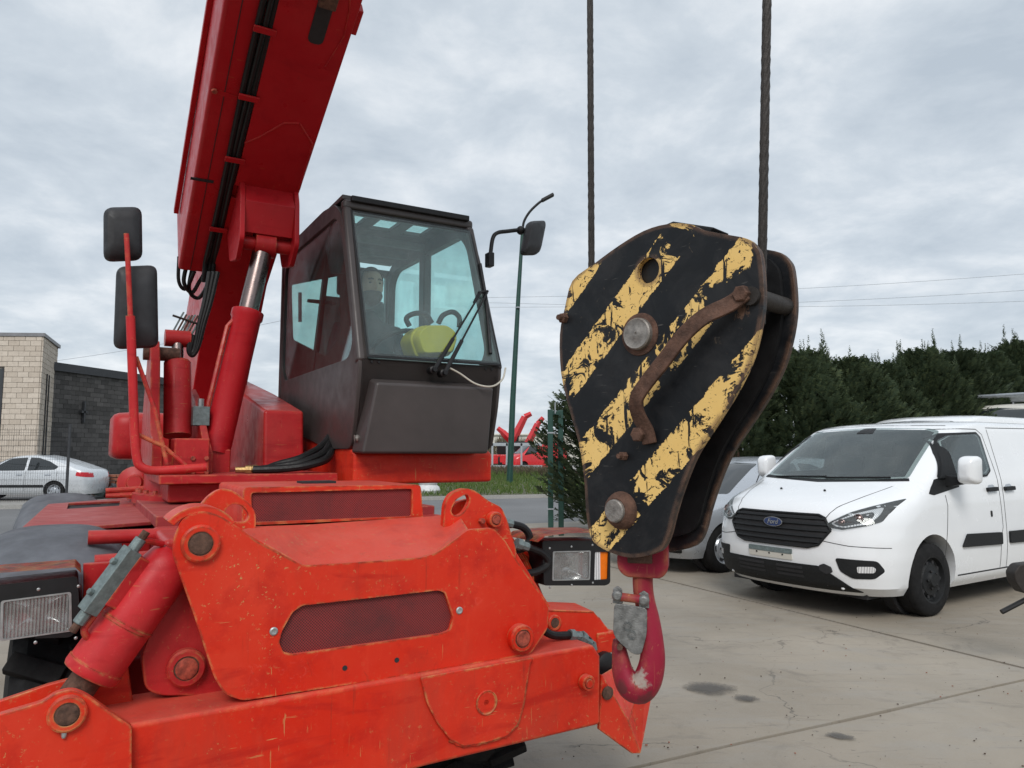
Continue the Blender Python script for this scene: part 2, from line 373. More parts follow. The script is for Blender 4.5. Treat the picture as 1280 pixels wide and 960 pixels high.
def meshmat():
    m, nt, N, L, b = newmat('perforated_red_mesh'); v = coord(nt, (1, 1, 1), (0, R(45), 0))
    vo = N.new('ShaderNodeTexVoronoi'); vo.inputs['Scale'].default_value = 150; vo.inputs['Randomness'].default_value = 0; L.new(v, vo.inputs[0])
    mp = nt.nodes.new('ShaderNodeMapping'); mp.inputs['Scale'].default_value = (1, 0, 1); L.new(v, mp.inputs[0]); 
    hole = ramp(nt, vo.outputs[0], [(.36, 1), (.46, 0)])
    c = mixc(nt, ramp(nt, nz(nt, coord(nt), 4, 6, .65, .6), [(.4, 0), (.68, 1)]), (.27, .022, .022), (.13, .02, .02))
    c = mixc(nt, mth(nt, 'MULTIPLY', hole, .8), c, (.03, .006, .007)); L.new(c, b.inputs['Base Color'])
    b.inputs['Roughness'].default_value = .65; bump(nt, hole, .5, -.002, b); return m
M['mesh'] = meshmat()
def hazard(bands=True):
    m, nt, N, L, b = newmat('chipped_hazard_paint' if bands else 'worn_black_paint'); v = coord(nt)
    sep = N.new('ShaderNodeSeparateXYZ'); L.new(v, sep.inputs[0])
    w = mth(nt, 'MULTIPLY_ADD', nz(nt, v, 48, 6, .75), .018, -.009)
    k = mth(nt, 'ADD', mth(nt, 'MULTIPLY', sep.outputs[2], HZ_SIN), mth(nt, 'MULTIPLY', sep.outputs[0], HZ_COS)); k = mth(nt, 'ADD', k, w)
    k = mth(nt, 'ADD', k, .5)
    stops = [(0, 0)]
    for a, c in HZ_BANDS: stops += [(a+.5, 1), (c+.5, 0)]
    stops.append((1, 0))
    band = ramp(nt, k, stops, True)
    chip = mth(nt, 'MULTIPLY', ramp(nt, nz(nt, v, 17, 8, .68, 1.4), [(.535, 1), (.55, 0)]), 1.0)
    streak = ramp(nt, nz(nt, coord(nt, (34, 34, 3.5), (0, R(38), 0)), 2.0, 4, .6), [(.60, 1), (.615, 0)])
    pepper = mth(nt, 'MULTIPLY', ramp(nt, nz(nt, v, 75, 3, .6), [(.63, 1), (.65, 0)]), ramp(nt, nz(nt, coord(nt, (1, 1, 1.6), (0, R(20), 0)), 42, 6, .75, 1.8), [(.60, 1), (.625, 0)]))
    crack = nt.nodes.new('ShaderNodeTexVoronoi'); crack.feature = 'DISTANCE_TO_EDGE'; crack.inputs['Scale'].default_value = 26; nt.links.new(coord(nt, (1, 1, 1.7), (0, R(50), 0)), crack.inputs[0])
    ck = mth(nt, 'MAXIMUM', ramp(nt, crack.outputs[0], [(.012, 0), (.03, 1)]), ramp(nt, nz(nt, v, 6, 3), [(.48, 1), (.56, 0)]))

    keep = mth(nt, 'MULTIPLY', mth(nt, 'MULTIPLY', mth(nt, 'MULTIPLY', chip, ramp(nt, nz(nt, coord(nt, (1, 1, 1), (0, R(44), 0)), 8.5, 6, .62, .9), [(.548, 1), (.562, 0)])), streak), pepper)
    y = mth(nt, 'MULTIPLY', band, keep)
    if not bands: y = mth(nt, 'MULTIPLY', y, 0.0)
    ycol = mixc(nt, nz(nt, v, 14, 6), (.76, .48, .14), (.84, .58, .22))
    kcol = mixc(nt, ramp(nt, nz(nt, v, 9, 7, .7, .6), [(.45, 0), (.8, 1)]), (.006, .007, .009), (.030, .029, .030))
    b.inputs['Specular IOR Level'].default_value = .3
    kcol = mixc(nt, ramp(nt, nz(nt, v, 38, 8, .75, 1.0), [(.64, 0), (.68, .55)]), kcol, (.10, .075, .055))
    scr = ramp(nt, nz(nt, coord(nt, (3, 3, 30), (0, R(60), 0)), 4, 3, .7), [(.66, 0), (.70, .4)])
    kcol = mixc(nt, scr, kcol, (.16, .15, .14))
    c = mixc(nt, y, kcol, ycol)
    em = edge_mask(nt, .016, .03, .2)
    rz = mth(nt, 'MAXIMUM', mth(nt, 'MULTIPLY', em, ramp(nt, nz(nt, v, 28, 5), [(.34, 0), (.52, 1)])),
             ramp(nt, nz(nt, v, 7.5, 8, .72, .5), [(.665, 0), (.69, 1)]))
    rc = mixc(nt, nz(nt, v, 60, 5), (.06, .033, .022), (.21, .12, .08))
    c = mixc(nt, rz, c, rc); L.new(c, b.inputs['Base Color'])
    L.new(ramp(nt, nz(nt, v, 25, 5), [(.3, .35), (.7, .62)]), b.inputs['Roughness'])
    h = mth(nt, 'ADD', y, mth(nt, 'MULTIPLY', nz(nt, v, 40, 5), .8)); bump(nt, h, .35, .0012, b)
    return m
HZ_SIN, HZ_COS = -.70, .71
HZ_BANDS = [(-.46, -.38), (-.25, -.17), (-.06, .02), (.12, .2), (.3, .36)]
def concrete():
    m, nt, N, L, b = newmat('concrete'); v = coord(nt, kind='Object')
    c = mixc(nt, ramp(nt, nz(nt, v, .55, 7, .62, .5), [(.32, 0), (.68, 1)]), (.250, .216, .170), (.365, .320, .260))
    c = mixc(nt, ramp(nt, nz(nt, coord(nt, (1, 3.0, 1), (0, 0, R(20))), 1.4, 6, .6, .8), [(.5, 0), (.74, .5)]), c, (.30, .285, .26))
    c = mixc(nt, ramp(nt, nz(nt, v, 2.1, 8, .7, 1.2), [(.56, 0), (.72, .55)]), c, (.145, .130, .112))
    c = mixc(nt, ramp(nt, nz(nt, v, 90, 3, .6), [(.5, 0), (.8, .5)]), c, (.33, .31, .28))
    c = mixc(nt, ramp(nt, nz(nt, v, 24, 4, .6), [(.66, 0), (.7, .5)]), c, (.08, .075, .07))
    wv = ramp(nt, nz(nt, coord(nt, (1, 7, 1), (0, 0, R(-12))), 2.2, 3, .6, .6), [(.60, 0), (.66, .22), (.72, 0)])
    c = mixc(nt, wv, c, (.10, .095, .09))
    dv = N.new('ShaderNodeVectorMath'); dv.operation = 'MULTIPLY_ADD'; nn = N.new('ShaderNodeTexNoise'); nn.inputs['Scale'].default_value = 3.0; nn.inputs['Detail'].default_value = 6; L.new(v, nn.inputs['Vector'])
    L.new(nn.outputs[1], dv.inputs[0]); dv.inputs[1].default_value = (.5, .5, .5); L.new(v, dv.inputs[2])
    vc = N.new('ShaderNodeTexVoronoi'); vc.feature = 'DISTANCE_TO_EDGE'; vc.inputs['Scale'].default_value = .42; L.new(dv.outputs[0], vc.inputs[0])
    ck = mth(nt, 'MULTIPLY', ramp(nt, vc.outputs[0], [(.0015, 1), (.004, 0)]), ramp(nt, nz(nt, v, .7, 3), [(.5, 0), (.58, .7)]))
    c = mixc(nt, ck, c, (.06, .055, .05))
    oil = ramp(nt, nz(nt, v, .95, 9, .72, .3), [(.64, 0), (.76, .4)]); c = mixc(nt, oil, c, (.085, .078, .070))
    L.new(c, b.inputs['Base Color']); L.new(ramp(nt, nz(nt, v, 1.3, 6), [(.35, .55), (.65, .9)]), b.inputs['Roughness'])
    bump(nt, mth(nt, 'ADD', nz(nt, v, 40, 6, .7), nz(nt, v, 5, 3)), .3, .006, b); return m
M['concrete'] = concrete()
def asphalt(name, a, c2):
    m, nt, N, L, b = newmat(name); v = coord(nt)
    c = mixc(nt, ramp(nt, nz(nt, v, .35, 7, .6), [(.3, 0), (.7, 1)]), a, c2)
    c = mixc(nt, ramp(nt, nz(nt, v, 30, 3, .7), [(.45, 0), (.75, .5)]), c, tuple(x*1.6 for x in c2))
    L.new(c, b.inputs['Base Color']); b.inputs['Roughness'].default_value = .88; bump(nt, nz(nt, v, 60, 4), .4, .005, b); return m
M['asphalt'] = asphalt('grey_asphalt', (.115, .117, .12), (.17, .172, .176))
M['pavement'] = asphalt('pale_pavement', (.26, .25, .235), (.34, .33, .31))
M['dirt'] = asphalt('earth_and_grass', (.05, .065, .025), (.09, .085, .05))
M['kerb'] = asphalt('kerb_concrete', (.27, .265, .25), (.36, .35, .33))
def leafmat(name, a, c2, tip):
    m, nt, N, L, b = newmat(name); v = coord(nt)
    oi = N.new('ShaderNodeObjectInfo')
    c = mixc(nt, ramp(nt, nz(nt, v, 3.2, 5, .7), [(.32, 0), (.68, 1)]), a, c2)
    g = N.new('ShaderNodeNewGeometry')
    c = mixc(nt, ramp(nt, g.outputs['Random Per Island'], [(.55, 0), (1, .8)]), c, tip)
    c = mixc(nt, mth(nt, 'MULTIPLY', oi.outputs['Random'], .35), c, tuple(x*.55 for x in a))
    L.new(c, b.inputs['Base Color']); b.inputs['Roughness'].default_value = .65
    b.inputs['Specular IOR Level'].default_value = .25
    out = [n for n in N if n.type == 'OUTPUT_MATERIAL'][0]; tl = N.new('ShaderNodeBsdfTranslucent'); L.new(c, tl.inputs[0]); ms = N.new('ShaderNodeMixShader'); ms.inputs[0].default_value = .35
    L.new(b.outputs[0], ms.inputs[1]); L.new(tl.outputs[0], ms.inputs[2]); L.new(ms.outputs[0], out.inputs[0]); return m
M['conifer'] = leafmat('conifer_foliage', (.048, .074, .042), (.090, .122, .064), (.14, .17, .075))
M['grass'] = leafmat('grass_blades', (.07, .13, .03), (.12, .18, .045), (.20, .22, .08))
M['shrub'] = leafmat('dry_shrub', (.08, .075, .045), (.13, .11, .07), (.20, .15, .10))
def blocks(name, a, c2):
    m, nt, N, L, b = newmat(name); v = coord(nt); g = N.new('ShaderNodeNewGeometry')
    c = mixc(nt, g.outputs['Random Per Island'], a, c2)
    c = mixc(nt, ramp(nt, nz(nt, v, 9, 6, .7), [(.45, 0), (.75, .4)]), c, tuple(x*.6 for x in a))
    L.new(c, b.inputs['Base Color']); b.inputs['Roughness'].default_value = .9; bump(nt, nz(nt, v, 25, 5), .5, .01, b); return m
M['paleblock'] = blocks('pale_block', (.50, .43, .355), (.62, .545, .46))
M['darkblock'] = blocks('dark_block', (.062, .059, .057), (.125, .118, .114))
M['palejoint'] = simple('pale_mortar', (.17, .15, .13), .95, 0, .1, 10)
M['darkjoint'] = simple('dark_mortar', (.075, .072, .07), .95, 0, .1, 10)
def skinmat(name, col):
    m, nt, N, L, b = newmat(name); v = coord(nt)
    L.new(mixc(nt, nz(nt, v, 25, 4), tuple(x*.85 for x in col), tuple(x*1.1 for x in col)), b.inputs['Base Color'])
    b.inputs['Roughness'].default_value = .55; return m
M['skin'] = skinmat('skin', (.62, .36, .26)); M['hair'] = simple('dark_hair', (.022, .016, .013), .7, 0, .4, 60, .4)
M['jumper'] = simple('dark_jumper', (.028, .030, .036), .9, 0, .3, 30, .3)
HZ_SIN, HZ_COS = -.72, .695
HZ_BANDS = [(-.34, -.183), (-.104, -.036), (.042, .108), (.186, .248), (.33, .40)]
M['hazard'] = hazard(); M['blockdark'] = hazard(False)

# ------------------------------------------------------------------ ground, road, yard
def sheet(name, pts, z, mat, th=None, label=None):
    bm = BM()
    if th: prism(bm, [(x, y, z-th) for x, y in pts], (0, 0, th))
    else: bm.faces.new([bm.verts.new((x, y, z)) for x, y in pts])
    return struct(name, bm, mat, smooth=False, label=label)
sheet('ground', [(-900, -300), (900, -300), (900, 1800), (-900, 1800)], -.14, M['dirt'])
rd = Vector((math.cos(R(19)), math.sin(R(19)), 0)); rn = Vector((-rd.y, rd.x, 0)); far = Vector((-.56, 26.2, 0))
def rp(a, b): p = far + rd*a + rn*b; return (p.x, p.y)
sheet('road', [rp(-60, -16), rp(60, -16), rp(60, 0), rp(-60, 0)], -.10, M['asphalt'])
sheet('forecourt', [rp(-60, -34), rp(60, -34), rp(60, -15.9), rp(-60, -15.9)], -.112, M['asphalt'])
sheet('pavement', [rp(-60, .16), rp(-11, .16), rp(-11, 3.0), rp(-60, 3.0)], 0, M['pavement'], .12)
sheet('kerb', [rp(-60, 0), rp(60, 0), rp(60, .15), rp(-60, .15)], .02, M['kerb'], .13)
sheet('car_park', [rp(-60, 3.0), rp(-11, 3.0), rp(-11, 26), rp(-60, 26)], -.02, M['asphalt'], .1)
sheet('lawn', [rp(-10.9, .16), rp(60, .16), rp(60, 26), rp(-10.9, 26)], .03, M['dirt'], .1)
sheet('industrial_yard', [rp(-60, 26.1), rp(60, 26.1), rp(60, 60), rp(-60, 60)], -.05, M['pavement'])
yard = empty('concrete_yard'); yard['kind'] = 'structure'
GA = Vector((.898, .44, 0)).normalized(); GB = Vector((-GA.y, GA.x, 0)); G0 = Vector((.75, 3.8, 0)); G1 = Vector((3.58, 5.37, 0))
gx = (G1-G0).dot(GA); gy0 = 0.0
rnd = random.Random(3)
for i in range(-2, 2):
    for j in range(-2, 2):
        a0, a1 = gx+i*6, gx+(i+1)*6; b0, b1 = j*5.6, (j+1)*5.6; g = .015
        bm = BM(); top = rnd.uniform(-.002, .002)
        # slightly ragged slab edge
        pts = []
        cs = [(a0+g, b0+g), (a1-g, b0+g), (a1-g, b1-g), (a0+g, b1-g)]
        for k in range(4):
            p, q = cs[k], cs[(k+1) % 4]; n = 40
            for s in range(n):
                t = s/n; jx = (noise.noise((p[0]+(q[0]-p[0])*t*1.0, p[1]+(q[1]-p[1])*t, i*3+j))*.012) if s else 0
                w = G0+GA*(p[0]+(q[0]-p[0])*t)+GB*(p[1]+(q[1]-p[1])*t)
                d = Vector((-(q[1]-p[1]), q[0]-p[0], 0)).normalized(); w = w+(GA*d.x+GB*d.y)*jx
                pts.append((w.x, w.y, -.095))
        prism(bm, pts, (0, 0, .095+top)); obj('concrete_slab', bm, M['concrete'], yard, smooth=False)
sheet('yard_bed', [tuple((G0+GA*a+GB*b)[:2]) for a, b in ((gx-11.9, -11.1), (gx+11.9, -11.1), (gx+11.9, 11.1), (gx-11.9, 11.1))], -.035, M['gap'])
# damp patches lying on the slabs
def damp():
    m, nt, N, L, b = newmat('damp_stain'); out = [n for n in N if n.type == 'OUTPUT_MATERIAL'][0]; g = coord(nt, kind='Generated'); v = coord(nt)
    d = N.new('ShaderNodeVectorMath'); d.operation = 'DISTANCE'; mp = N.new('ShaderNodeVectorMath'); mp.operation = 'MULTIPLY'; L.new(g, mp.inputs[0]); mp.inputs[1].default_value = (1, 1, 0); L.new(mp.outputs[0], d.inputs[0]); d.inputs[1].default_value = (.5, .5, 0)
    e = mth(nt, 'ADD', d.outputs['Value'], mth(nt, 'MULTIPLY_ADD', nz(nt, v, 16, 7, .7, .5), .55, -.275))
    f = ramp(nt, e, [(.16, .75), (.30, .4), (.42, 0)]); tr = N.new('ShaderNodeBsdfTransparent'); ms = N.new('ShaderNodeMixShader')
    L.new(mixc(nt, nz(nt, v, 40, 5), (.075, .068, .06), (.115, .104, .09)), b.inputs['Base Color']); b.inputs['Roughness'].default_value = .5
    L.new(f, ms.inputs[0]); L.new(tr.outputs[0], ms.inputs[1]); L.new(b.outputs[0], ms.inputs[2]); L.new(ms.outputs[0], out.inputs[0]); return m
M['wet'] = damp()
def stain(cx, cy, rx, ry, rot, seed):
    c = ground(cx, cy); bm = BM(); vs = []
    for k in range(40):
        a = k/40*2*math.pi; q = 1+.55*noise.noise((math.cos(a)*1.7+seed, math.sin(a)*1.7, seed))+.25*noise.noise((math.cos(a)*5+seed, math.sin(a)*5, seed))
        x, y = rx*q*math.cos(a), ry*q*math.sin(a)
        vs.append(bm.verts.new((c.x+x*math.cos(rot)-y*math.sin(rot), c.y+x*math.sin(rot)+y*math.cos(rot), .006)))
    bm.faces.new(vs); struct('damp_patch', bm, M['wet'], smooth=False)
stain(893, 861, .21, .15, -.3, 1.0); stain(930, 874, .09, .07, -.3, 5.0)
stain(1047, 921, .045, .11, .9, 2.0)
bm = BM(); rnd = random.Random(11)
for k in range(150):
    p = ground(rnd.uniform(680, 1280), 745+215*rnd.random()**1.3); s = rnd.uniform(.003, .009)
    box(bm, (p.x, p.y, .003+s*.3), (s, s*rnd.uniform(.5, 1.4), s*.5), Matrix.Rotation(rnd.random()*3, 3, 'Z'), 0 if rnd.random() < .75 else 1)
deb = obj('grit', bm, [M['bark'], M['wood']], smooth=False); tag(deb, 'grit and leaf crumbs scattered over the concrete yard', 'litter', kind='stuff')

# ------------------------------------------------------------------ hook block, hook and hoist ropes
BC = CAMP + ray(800, 418)*(1.45/ray(800, 418).y); BROT = -R(45)
blk = empty('hook_block', BC, BROT)
tag(blk, 'black and yellow striped crane hook block with chipped paint hanging in front', 'hook block')
OUT = [(-.21, .023), (-.195, .08), (-.173, .136), (-.115, .162), (-.05, .188), (.012, .206), (.066, .208), (.116, .197), (.148, .178), (.194, .160), (.231, .145), (.249, .126), (.256, .106), (.259, .058), (.257, .018), (.247, -.028), (.231, -.074), (.201, -.126), (.162, -.179), (.121, -.233), (.092, -.29), (.07, -.347), (.056, -.39), (.035, -.417), (-.018, -.434), (-.064, -.433), (-.112, -.419), (-.132, -.397), (-.141, -.351), (-.146, -.281), (-.16, -.21), (-.186, -.136), (-.207, -.061)]
def closed_spline(p, k=3):
    n = len(p); out = []
    for i in range(n):
        a, b, c, d = (Vector((*p[(i+o) % n], 0)) for o in (-1, 0, 1, 2))
        for j in range(k):
            t = j/k; out.append(.5*((2*b)+(c-a)*t+(2*a-5*b+4*c-d)*t*t+(3*b-a-3*c+d)*t**3))
    return [(v.x, v.y) for v in out]
OS = closed_spline(OUT)
GAPD = .128
for nm, y, hole in (('cheek_plate', 0, True), ('cheek_plate', GAPD, False)):
    bm = BM(); prism(bm, [(x, y, z) for x, z in OS], (0, .014, 0), [circ((.0214, y, .1246), (0, 1, 0), .0255, 24)] if hole else ())
    o = obj(nm, bm, M['hazard' if hole else 'blockdark'], blk, bevel=.0025)
    if y: o['label'] = 'plain dark rear cheek plate with rusty rim'
bm = BM()   # rim web that closes the top between the cheeks, and the inner guard plates
prism(bm, [(x*.93, .016, z*.95) for x, z in OS], (0, .012, 0)); obj('liner_plate', bm, M['black'], blk, bevel=.002)
bm = BM(); prism(bm, [(x*.90+.004, GAPD-.014, z*.93) for x, z in OS], (0, .012, 0)); obj('liner_plate', bm, M['black'], blk)
bm = BM(); lathe(bm, (0, .03, 0), (0, 1, 0), [(0, .04), (0, .192), (.008, .196), (.016, .19), (.027, .176), (.038, .19), (.046, .196), (.054, .192), (.054, .04)], 64)
obj('sheave', bm, M['rust'], blk)
bm = BM(); prism(bm, [(-.05, .03, .205), (.06, .03, .222), (.15, .03, .19), (.14, .03, .18), (.05, .03, .205), (-.05, .03, .19)], (0, .06, 0)); obj('rope_guard', bm, M['black'], blk, bevel=.003)
bm = BM(); lathe(bm, (0, .002, 0), (0, -1, 0), [(0, .038), (.004, .038), (.005, .036), (.005, .032), (.014, .0315), (.017, .029), (.016, .026), (.0165, .010), (.0175, .008), (.017, .003), (.015, .002)], 36)
obj('centre_pin', bm, M['steel'], blk)
bm = BM(); lathe(bm, (0, .001, 0), (0, -1, 0), [(0, .043), (.003, .042), (.0045, .037)], 30); obj('pin_collar', bm, M['rust'], blk)
bm = BM(); lathe(bm, (-.0505, .002, -.3454), (0, -1, 0), [(0, .038), (.006, .037), (.014, .033), (.020, .027), (.022, .025)], 26); obj('lower_pin_boss', bm, M['rust'], blk)
bm = BM(); lathe(bm, (-.0505, -.017, -.3454), (0, -1, 0), [(0, .023), (.008, .0225), (.010, .020)], 26); obj('lower_pin', bm, M['steel'], blk)
for x, z, r in ((-.041, -.2385, .009), (-.195, .057, .011)):
    bm = BM(); bolt(bm, (x, .001, z), (0, -1, 0), r, .012); cyl(bm, (x, -.01, z), (x, -.022, z), r*.55, 10); obj('bolt', bm, M['rust'], blk)
bm = BM(); cyl(bm, (-.196, .014, .057), (-.196, GAPD, .057), .012, 14); obj('spacer_tube', bm, M['rust'], blk)
bm = BM(); cyl(bm, (.238, -.01, .04), (.238, GAPD+.012, .04), .0165, 16); obj('spacer_tube', bm, M['rope'], blk)
# bent flat handle bolted on the cheek
bm = BM()
hp = spline([(.232, -.012, .046), (.205, -.020, .028), (.165, -.040, .008), (.125, -.045, -.022), (.085, -.045, -.062), (.045, -.044, -.100), (.018, -.040, -.130), (.012, -.028, -.158), (.020, -.012, -.19), (.024, -.008, -.215)], 5)
for a in (0,):
    n = len(hp); rings = []
    for i, p in enumerate(hp):
        d = (hp[min(i+1, n-1)]-hp[max(i-1, 0)]).normalized(); s = d.cross(Vector((0, 1, 0))).normalized(); w = .015; t = d.cross(s)*.004
        rings.append([p+s*w+t, p+s*w-t, p-s*w-t, p-s*w+t])
    loft(bm, rings)
obj('handle', bm, M['rust'], blk, bevel=.002)
for x, z in ((.226, .044), (.004, -.197)):
    bm = BM(); bolt(bm, (x, -.004, z), (0, -1, 0), .015, .018); obj('bolt', bm, M['rust'], blk)

# hook: yoke, shank, forged hook, latch; hangs from the block, swivelled towards the photographer
HP = CAMP + ray(800, 705)*(1.50/ray(800, 705).y)
hook = empty('lifting_hook', HP, -R(14)); tag(hook, 'crimson forged lifting hook with grey safety latch under the hook block', 'hook')
K = 1.50/930
def h(px, py): return Vector(((px-800)*K, 0, (705-py)*K))
bm = BM()
prism(bm, fillet([h(772, 690), h(834, 665), h(834, 712), h(826, 722), h(782, 722), h(772, 712)], .012), (0, .05, 0))
obj('yoke', bm, M['hookred'], hook, bevel=.006, seg=3)
bm = BM(); prism(bm, [h(785, 688), h(815, 688), h(815, 704), h(785, 704)], (0, .008, 0)); 
for v in bm.verts: v.co.y -= .006
obj('swivel_nut', bm, M['rust'], hook, bevel=.002)
bm = BM()
cl = [(802, 716), (802, 735), (804, 752), (809, 775), (812, 800), (812, 824), (806, 846), (796, 858), (784, 855), (776, 840), (773, 822), (771, 808), (770, 800)]
rd_ = [12.5, 12.5, 12.5, 13, 14, 15.5, 17.5, 18.5, 17, 13.5, 10.5, 8.5, 6]
cs = spline([h(*p)+Vector((0, .025, 0)) for p in cl], 5); m_ = len(cs)
rs = []
for i in range(m_):
    t = i/5; k = min(int(t), len(rd_)-2); f = t-k; rs.append((rd_[k]*(1-f)+rd_[k+1]*f)*K)
rings = []
for i, p in enumerate(cs):       # egg-shaped section in the hook's own plane
    d = (cs[min(i+1, m_-1)]-cs[max(i-1, 0)]).normalized(); s = d.cross(Vector((0, 1, 0))).normalized(); ring = []
    for k in range(16):
        a = 2*math.pi*k/16; ring.append(p+s*math.cos(a)*rs[i]+Vector((0, 1, 0))*math.sin(a)*rs[i]*(.95-.22*math.cos(a)))
    rings.append(ring)
loft(bm, rings); obj('hook_body', bm, M['hookred'], hook)
bm = BM(); cyl(bm, h(774, 806)+Vector((0, -.002, 0)), h(774, 806)+Vector((0, .05, 0)), .006, 10); obj('bolt', bm, M['rust'], hook)
bm = BM(); tube(bm, [h(768, 745), h(806, 748)], .0085, 12); obj('latch_pivot', bm, M['hookred'], hook)
la = fillet([h(768, 753), h(808, 757), h(807, 788), h(800, 813), h(790, 813), h(773, 799), h(766, 790)], .010)
bm = BM(); prism(bm, [p+Vector((0, -.004, 0)) for p in la], (0, .006, 0)); 
for q in (h(772, 744), h(804, 748)):
    prism(bm, [q+Vector((-.010, .0, -.016)), q+Vector((.010, .0, -.016)), q+Vector((.009, 0, .012)), q+Vector((0, 0, .018)), q+Vector((-.009, 0, .012))], (0, .006, 0))
    lathe(bm, q+Vector((0, .004, 0)), (0, -1, 0), [(0, .011), (.010, .011), (.014, .007)], 14)
M['latch'] = simple('latch_galvanised', (.20, .20, .195), .5, .6, .4, 70, .3); lt = obj('safety_latch', bm, M['latch'], hook, bevel=.0015)
bm = BM()
for q in ((784, 780), (789, 790)):
    c = h(*q)+Vector((0, -.0055, 0)); lathe(bm, c, (0, 1, 0), [(0, .0085), (.002, .0085), (.002, .006), (0, .006)], 18, cap=False)
obj('stamped_mark', bm, M['castgrey'], lt)

BTIP = MM @ Vector((.0, -2.05, 5.45))        # boom head above the frame
for bx, top in ((-.167, None), (.224, None)):
    p0 = blk.matrix_basis @ Vector((bx, .057, .0)); 
    Mb = Matrix.Translation(BC) @ Matrix.Rotation(BROT, 4, 'Z'); p0 = Mb @ Vector((bx, .057, 0))
    top = p0 + (Vector((.02, .03, 3.9)) if bx < 0 else Vector((.16, -.10, 3.9)))
    bm = BM(); d = (top-p0); L_ = d.length; x, y = frame(d); dn = d.normalized(); q_ = 1.0 if bx < 0 else 1.15; r = .0054*q_
    tube(bm, [p0, top], .0068*q_, 10)
    for s in range(8):                      # laid strands
        tube(bm, [p0+dn*(L_*i/150)+(x*math.cos(i*.9+s*math.pi/4)+y*math.sin(i*.9+s*math.pi/4))*r for i in range(151)], .0024*q_, 5)
    o = obj('hoist_rope', bm, M['rope'])
    tag(o, 'thin steel hoist rope running up from the left edge of the hook block' if bx < 0 else 'thick steel hoist rope running up from the right edge of the hook block', 'rope', 'ropes of the hook block')

# ------------------------------------------------------------------ the rotating telehandler
tele = empty('telehandler', MO, R(30))
tag(tele, 'big red rotating telehandler with scratched front stabiliser, raised boom and grey cab', 'telehandler')
FW = Vector((0, -1, 0))
def P(name, bm, mat, bevel=0, parent=None, **k): return obj(name, bm, mat, parent or tele, bevel, **k)
def boss(name, p, r, h, mat, ring=None, n=28):
    bm = BM(); lathe(bm, p, FW, [(0, r), (h*.8, r), (h, r*.9), (h, r*.66), (h*.86, r*.62)], n); return P(name, bm, mat)
def face_pin(v, px, r, h=.03, mat='orange', inner='rustred'):
    p = V(v, [px])[0]; o = boss('pin_boss', p, r, h, M[mat])
    bm = BM(); lathe(bm, p+FW*h*.7, FW, [(0, r*.67), (h*.22, r*.67), (h*.2, r*.55)], 24); obj('pin_ring', bm, M['rust'], o)
    bm = BM(); lathe(bm, p+FW*h*.7, FW, [(0, r*.57), (h*.36, r*.57), (h*.44, r*.50), (h*.40, r*.12)], 24); obj('pin', bm, M[inner], o); return o
# chassis
bm = BM(); box(bm, (-.02, 2.2, .86), (.92, 4.6, .5)); box(bm, (0, .45, .62), (1.5, .24, .24)); box(bm, (0, 3.3, .62), (1.5, .24, .24))
P('chassis', bm, M['red'], .02)
# wheels: tyre with lugs, rim
def wheel(u, v, steer=0):
    w = empty('wheel', (u, v, .525), R(steer), tele); w.scale = (.9, .87, .87); s = 1 if u > 0 else -1
    bm = BM(); lathe(bm, (-.2, 0, 0), (1, 0, 0), [(0, .33), (.0, .40), (.02, .52), (.07, .565), (.2, .575), (.33, .565), (.38, .52), (.4, .40), (.4, .33)], 56, cap=False)
    for k in range(22):
        for sd in (-1, 1):
            a = 2*math.pi*(k+(.5 if sd > 0 else 0))/22
            box(bm, (sd*.1, math.cos(a)*.575, math.sin(a)*.575), (.19, .075, .05), Matrix.Rotation(a-math.pi/2, 3, 'X') @ Matrix.Rotation(sd*.45, 3, 'Z'))
    obj('tyre', bm, M['rubber'], w, bevel=.006)
    bm = BM(); lathe(bm, (-.19, 0, 0), (1, 0, 0), [(0, .33), (.0, .345), (.02, .335), (.06, .30), (.3, .30), (.36, .335), (.38, .345), (.38, .33)], 40, cap=False)
    lathe(bm, (s*.02, 0, 0), (s, 0, 0), [(0, .31), (.0, .31), (.03, .2), (.10, .16), (.13, .12), (.13, .02)], 32)
    for k in range(10):
        a = k*math.pi/5; bolt(bm, (s*.06, math.cos(a)*.2, math.sin(a)*.2), (s, 0, 0), .018, .04)
    obj('rim', bm, M['deckred'], w)
for u, v, st in ((-.93, .50, 0), (.66, .46, 0), (-1.0, 3.3, 0), (.72, 3.3, 0)): wheel(u, v, st)
# telescopic stabiliser beam across the front
BV = -.42
top = V(BV, [(142, 909), (742, 806)]); zt = top[1].z
be = V(BV, [(751, 820), (751, 906), (534, 958)])
bm = BM()
prism(bm, [Vector((-1.32, BV, top[0].z-.02)), top[0], top[1], be[0], be[1], be[2], Vector((-.5, BV, be[2].z-.03)), Vector((-1.32, BV, be[2].z-.05))], (0, .30, 0))
P('stabiliser_beam', bm, M['orange'], .014, seg=3)
bm = BM(); lo = [(-70, 930), (0, 893), (54, 877), (69, 866), (90, 861), (108, 868), (142, 893), (165, 908), (165, 985), (-70, 1060)]
prism(bm, fillet(V(BV-.03, lo), [0, 0, .02, .03, .03, .03, .02, .01, 0, 0]), (0, .028, 0)); P('stabiliser_lug_plate', bm, M['orange'], .004)
bm = BM(); lo2 = [(-90, 900), (30, 862), (75, 850), (170, 840), (250, 872), (165, 905), (-70, 960)]
prism(bm, V(BV+.22, [(-70, 900), (60, 856), (160, 830), (170, 905), (-70, 945)]), (0, .025, 0)); P('stabiliser_lug_plate', bm, M['orange'], .004)
bm = BM(); pp = V(BV-.015, [(526, 847), (534, 880), (547, 905), (563, 925), (580, 933), (610, 928), (634, 920), (648, 906), (655, 880), (663, 829), (668, 822)])
rp_ = V(BV-.015, [(608, 878)])[0]
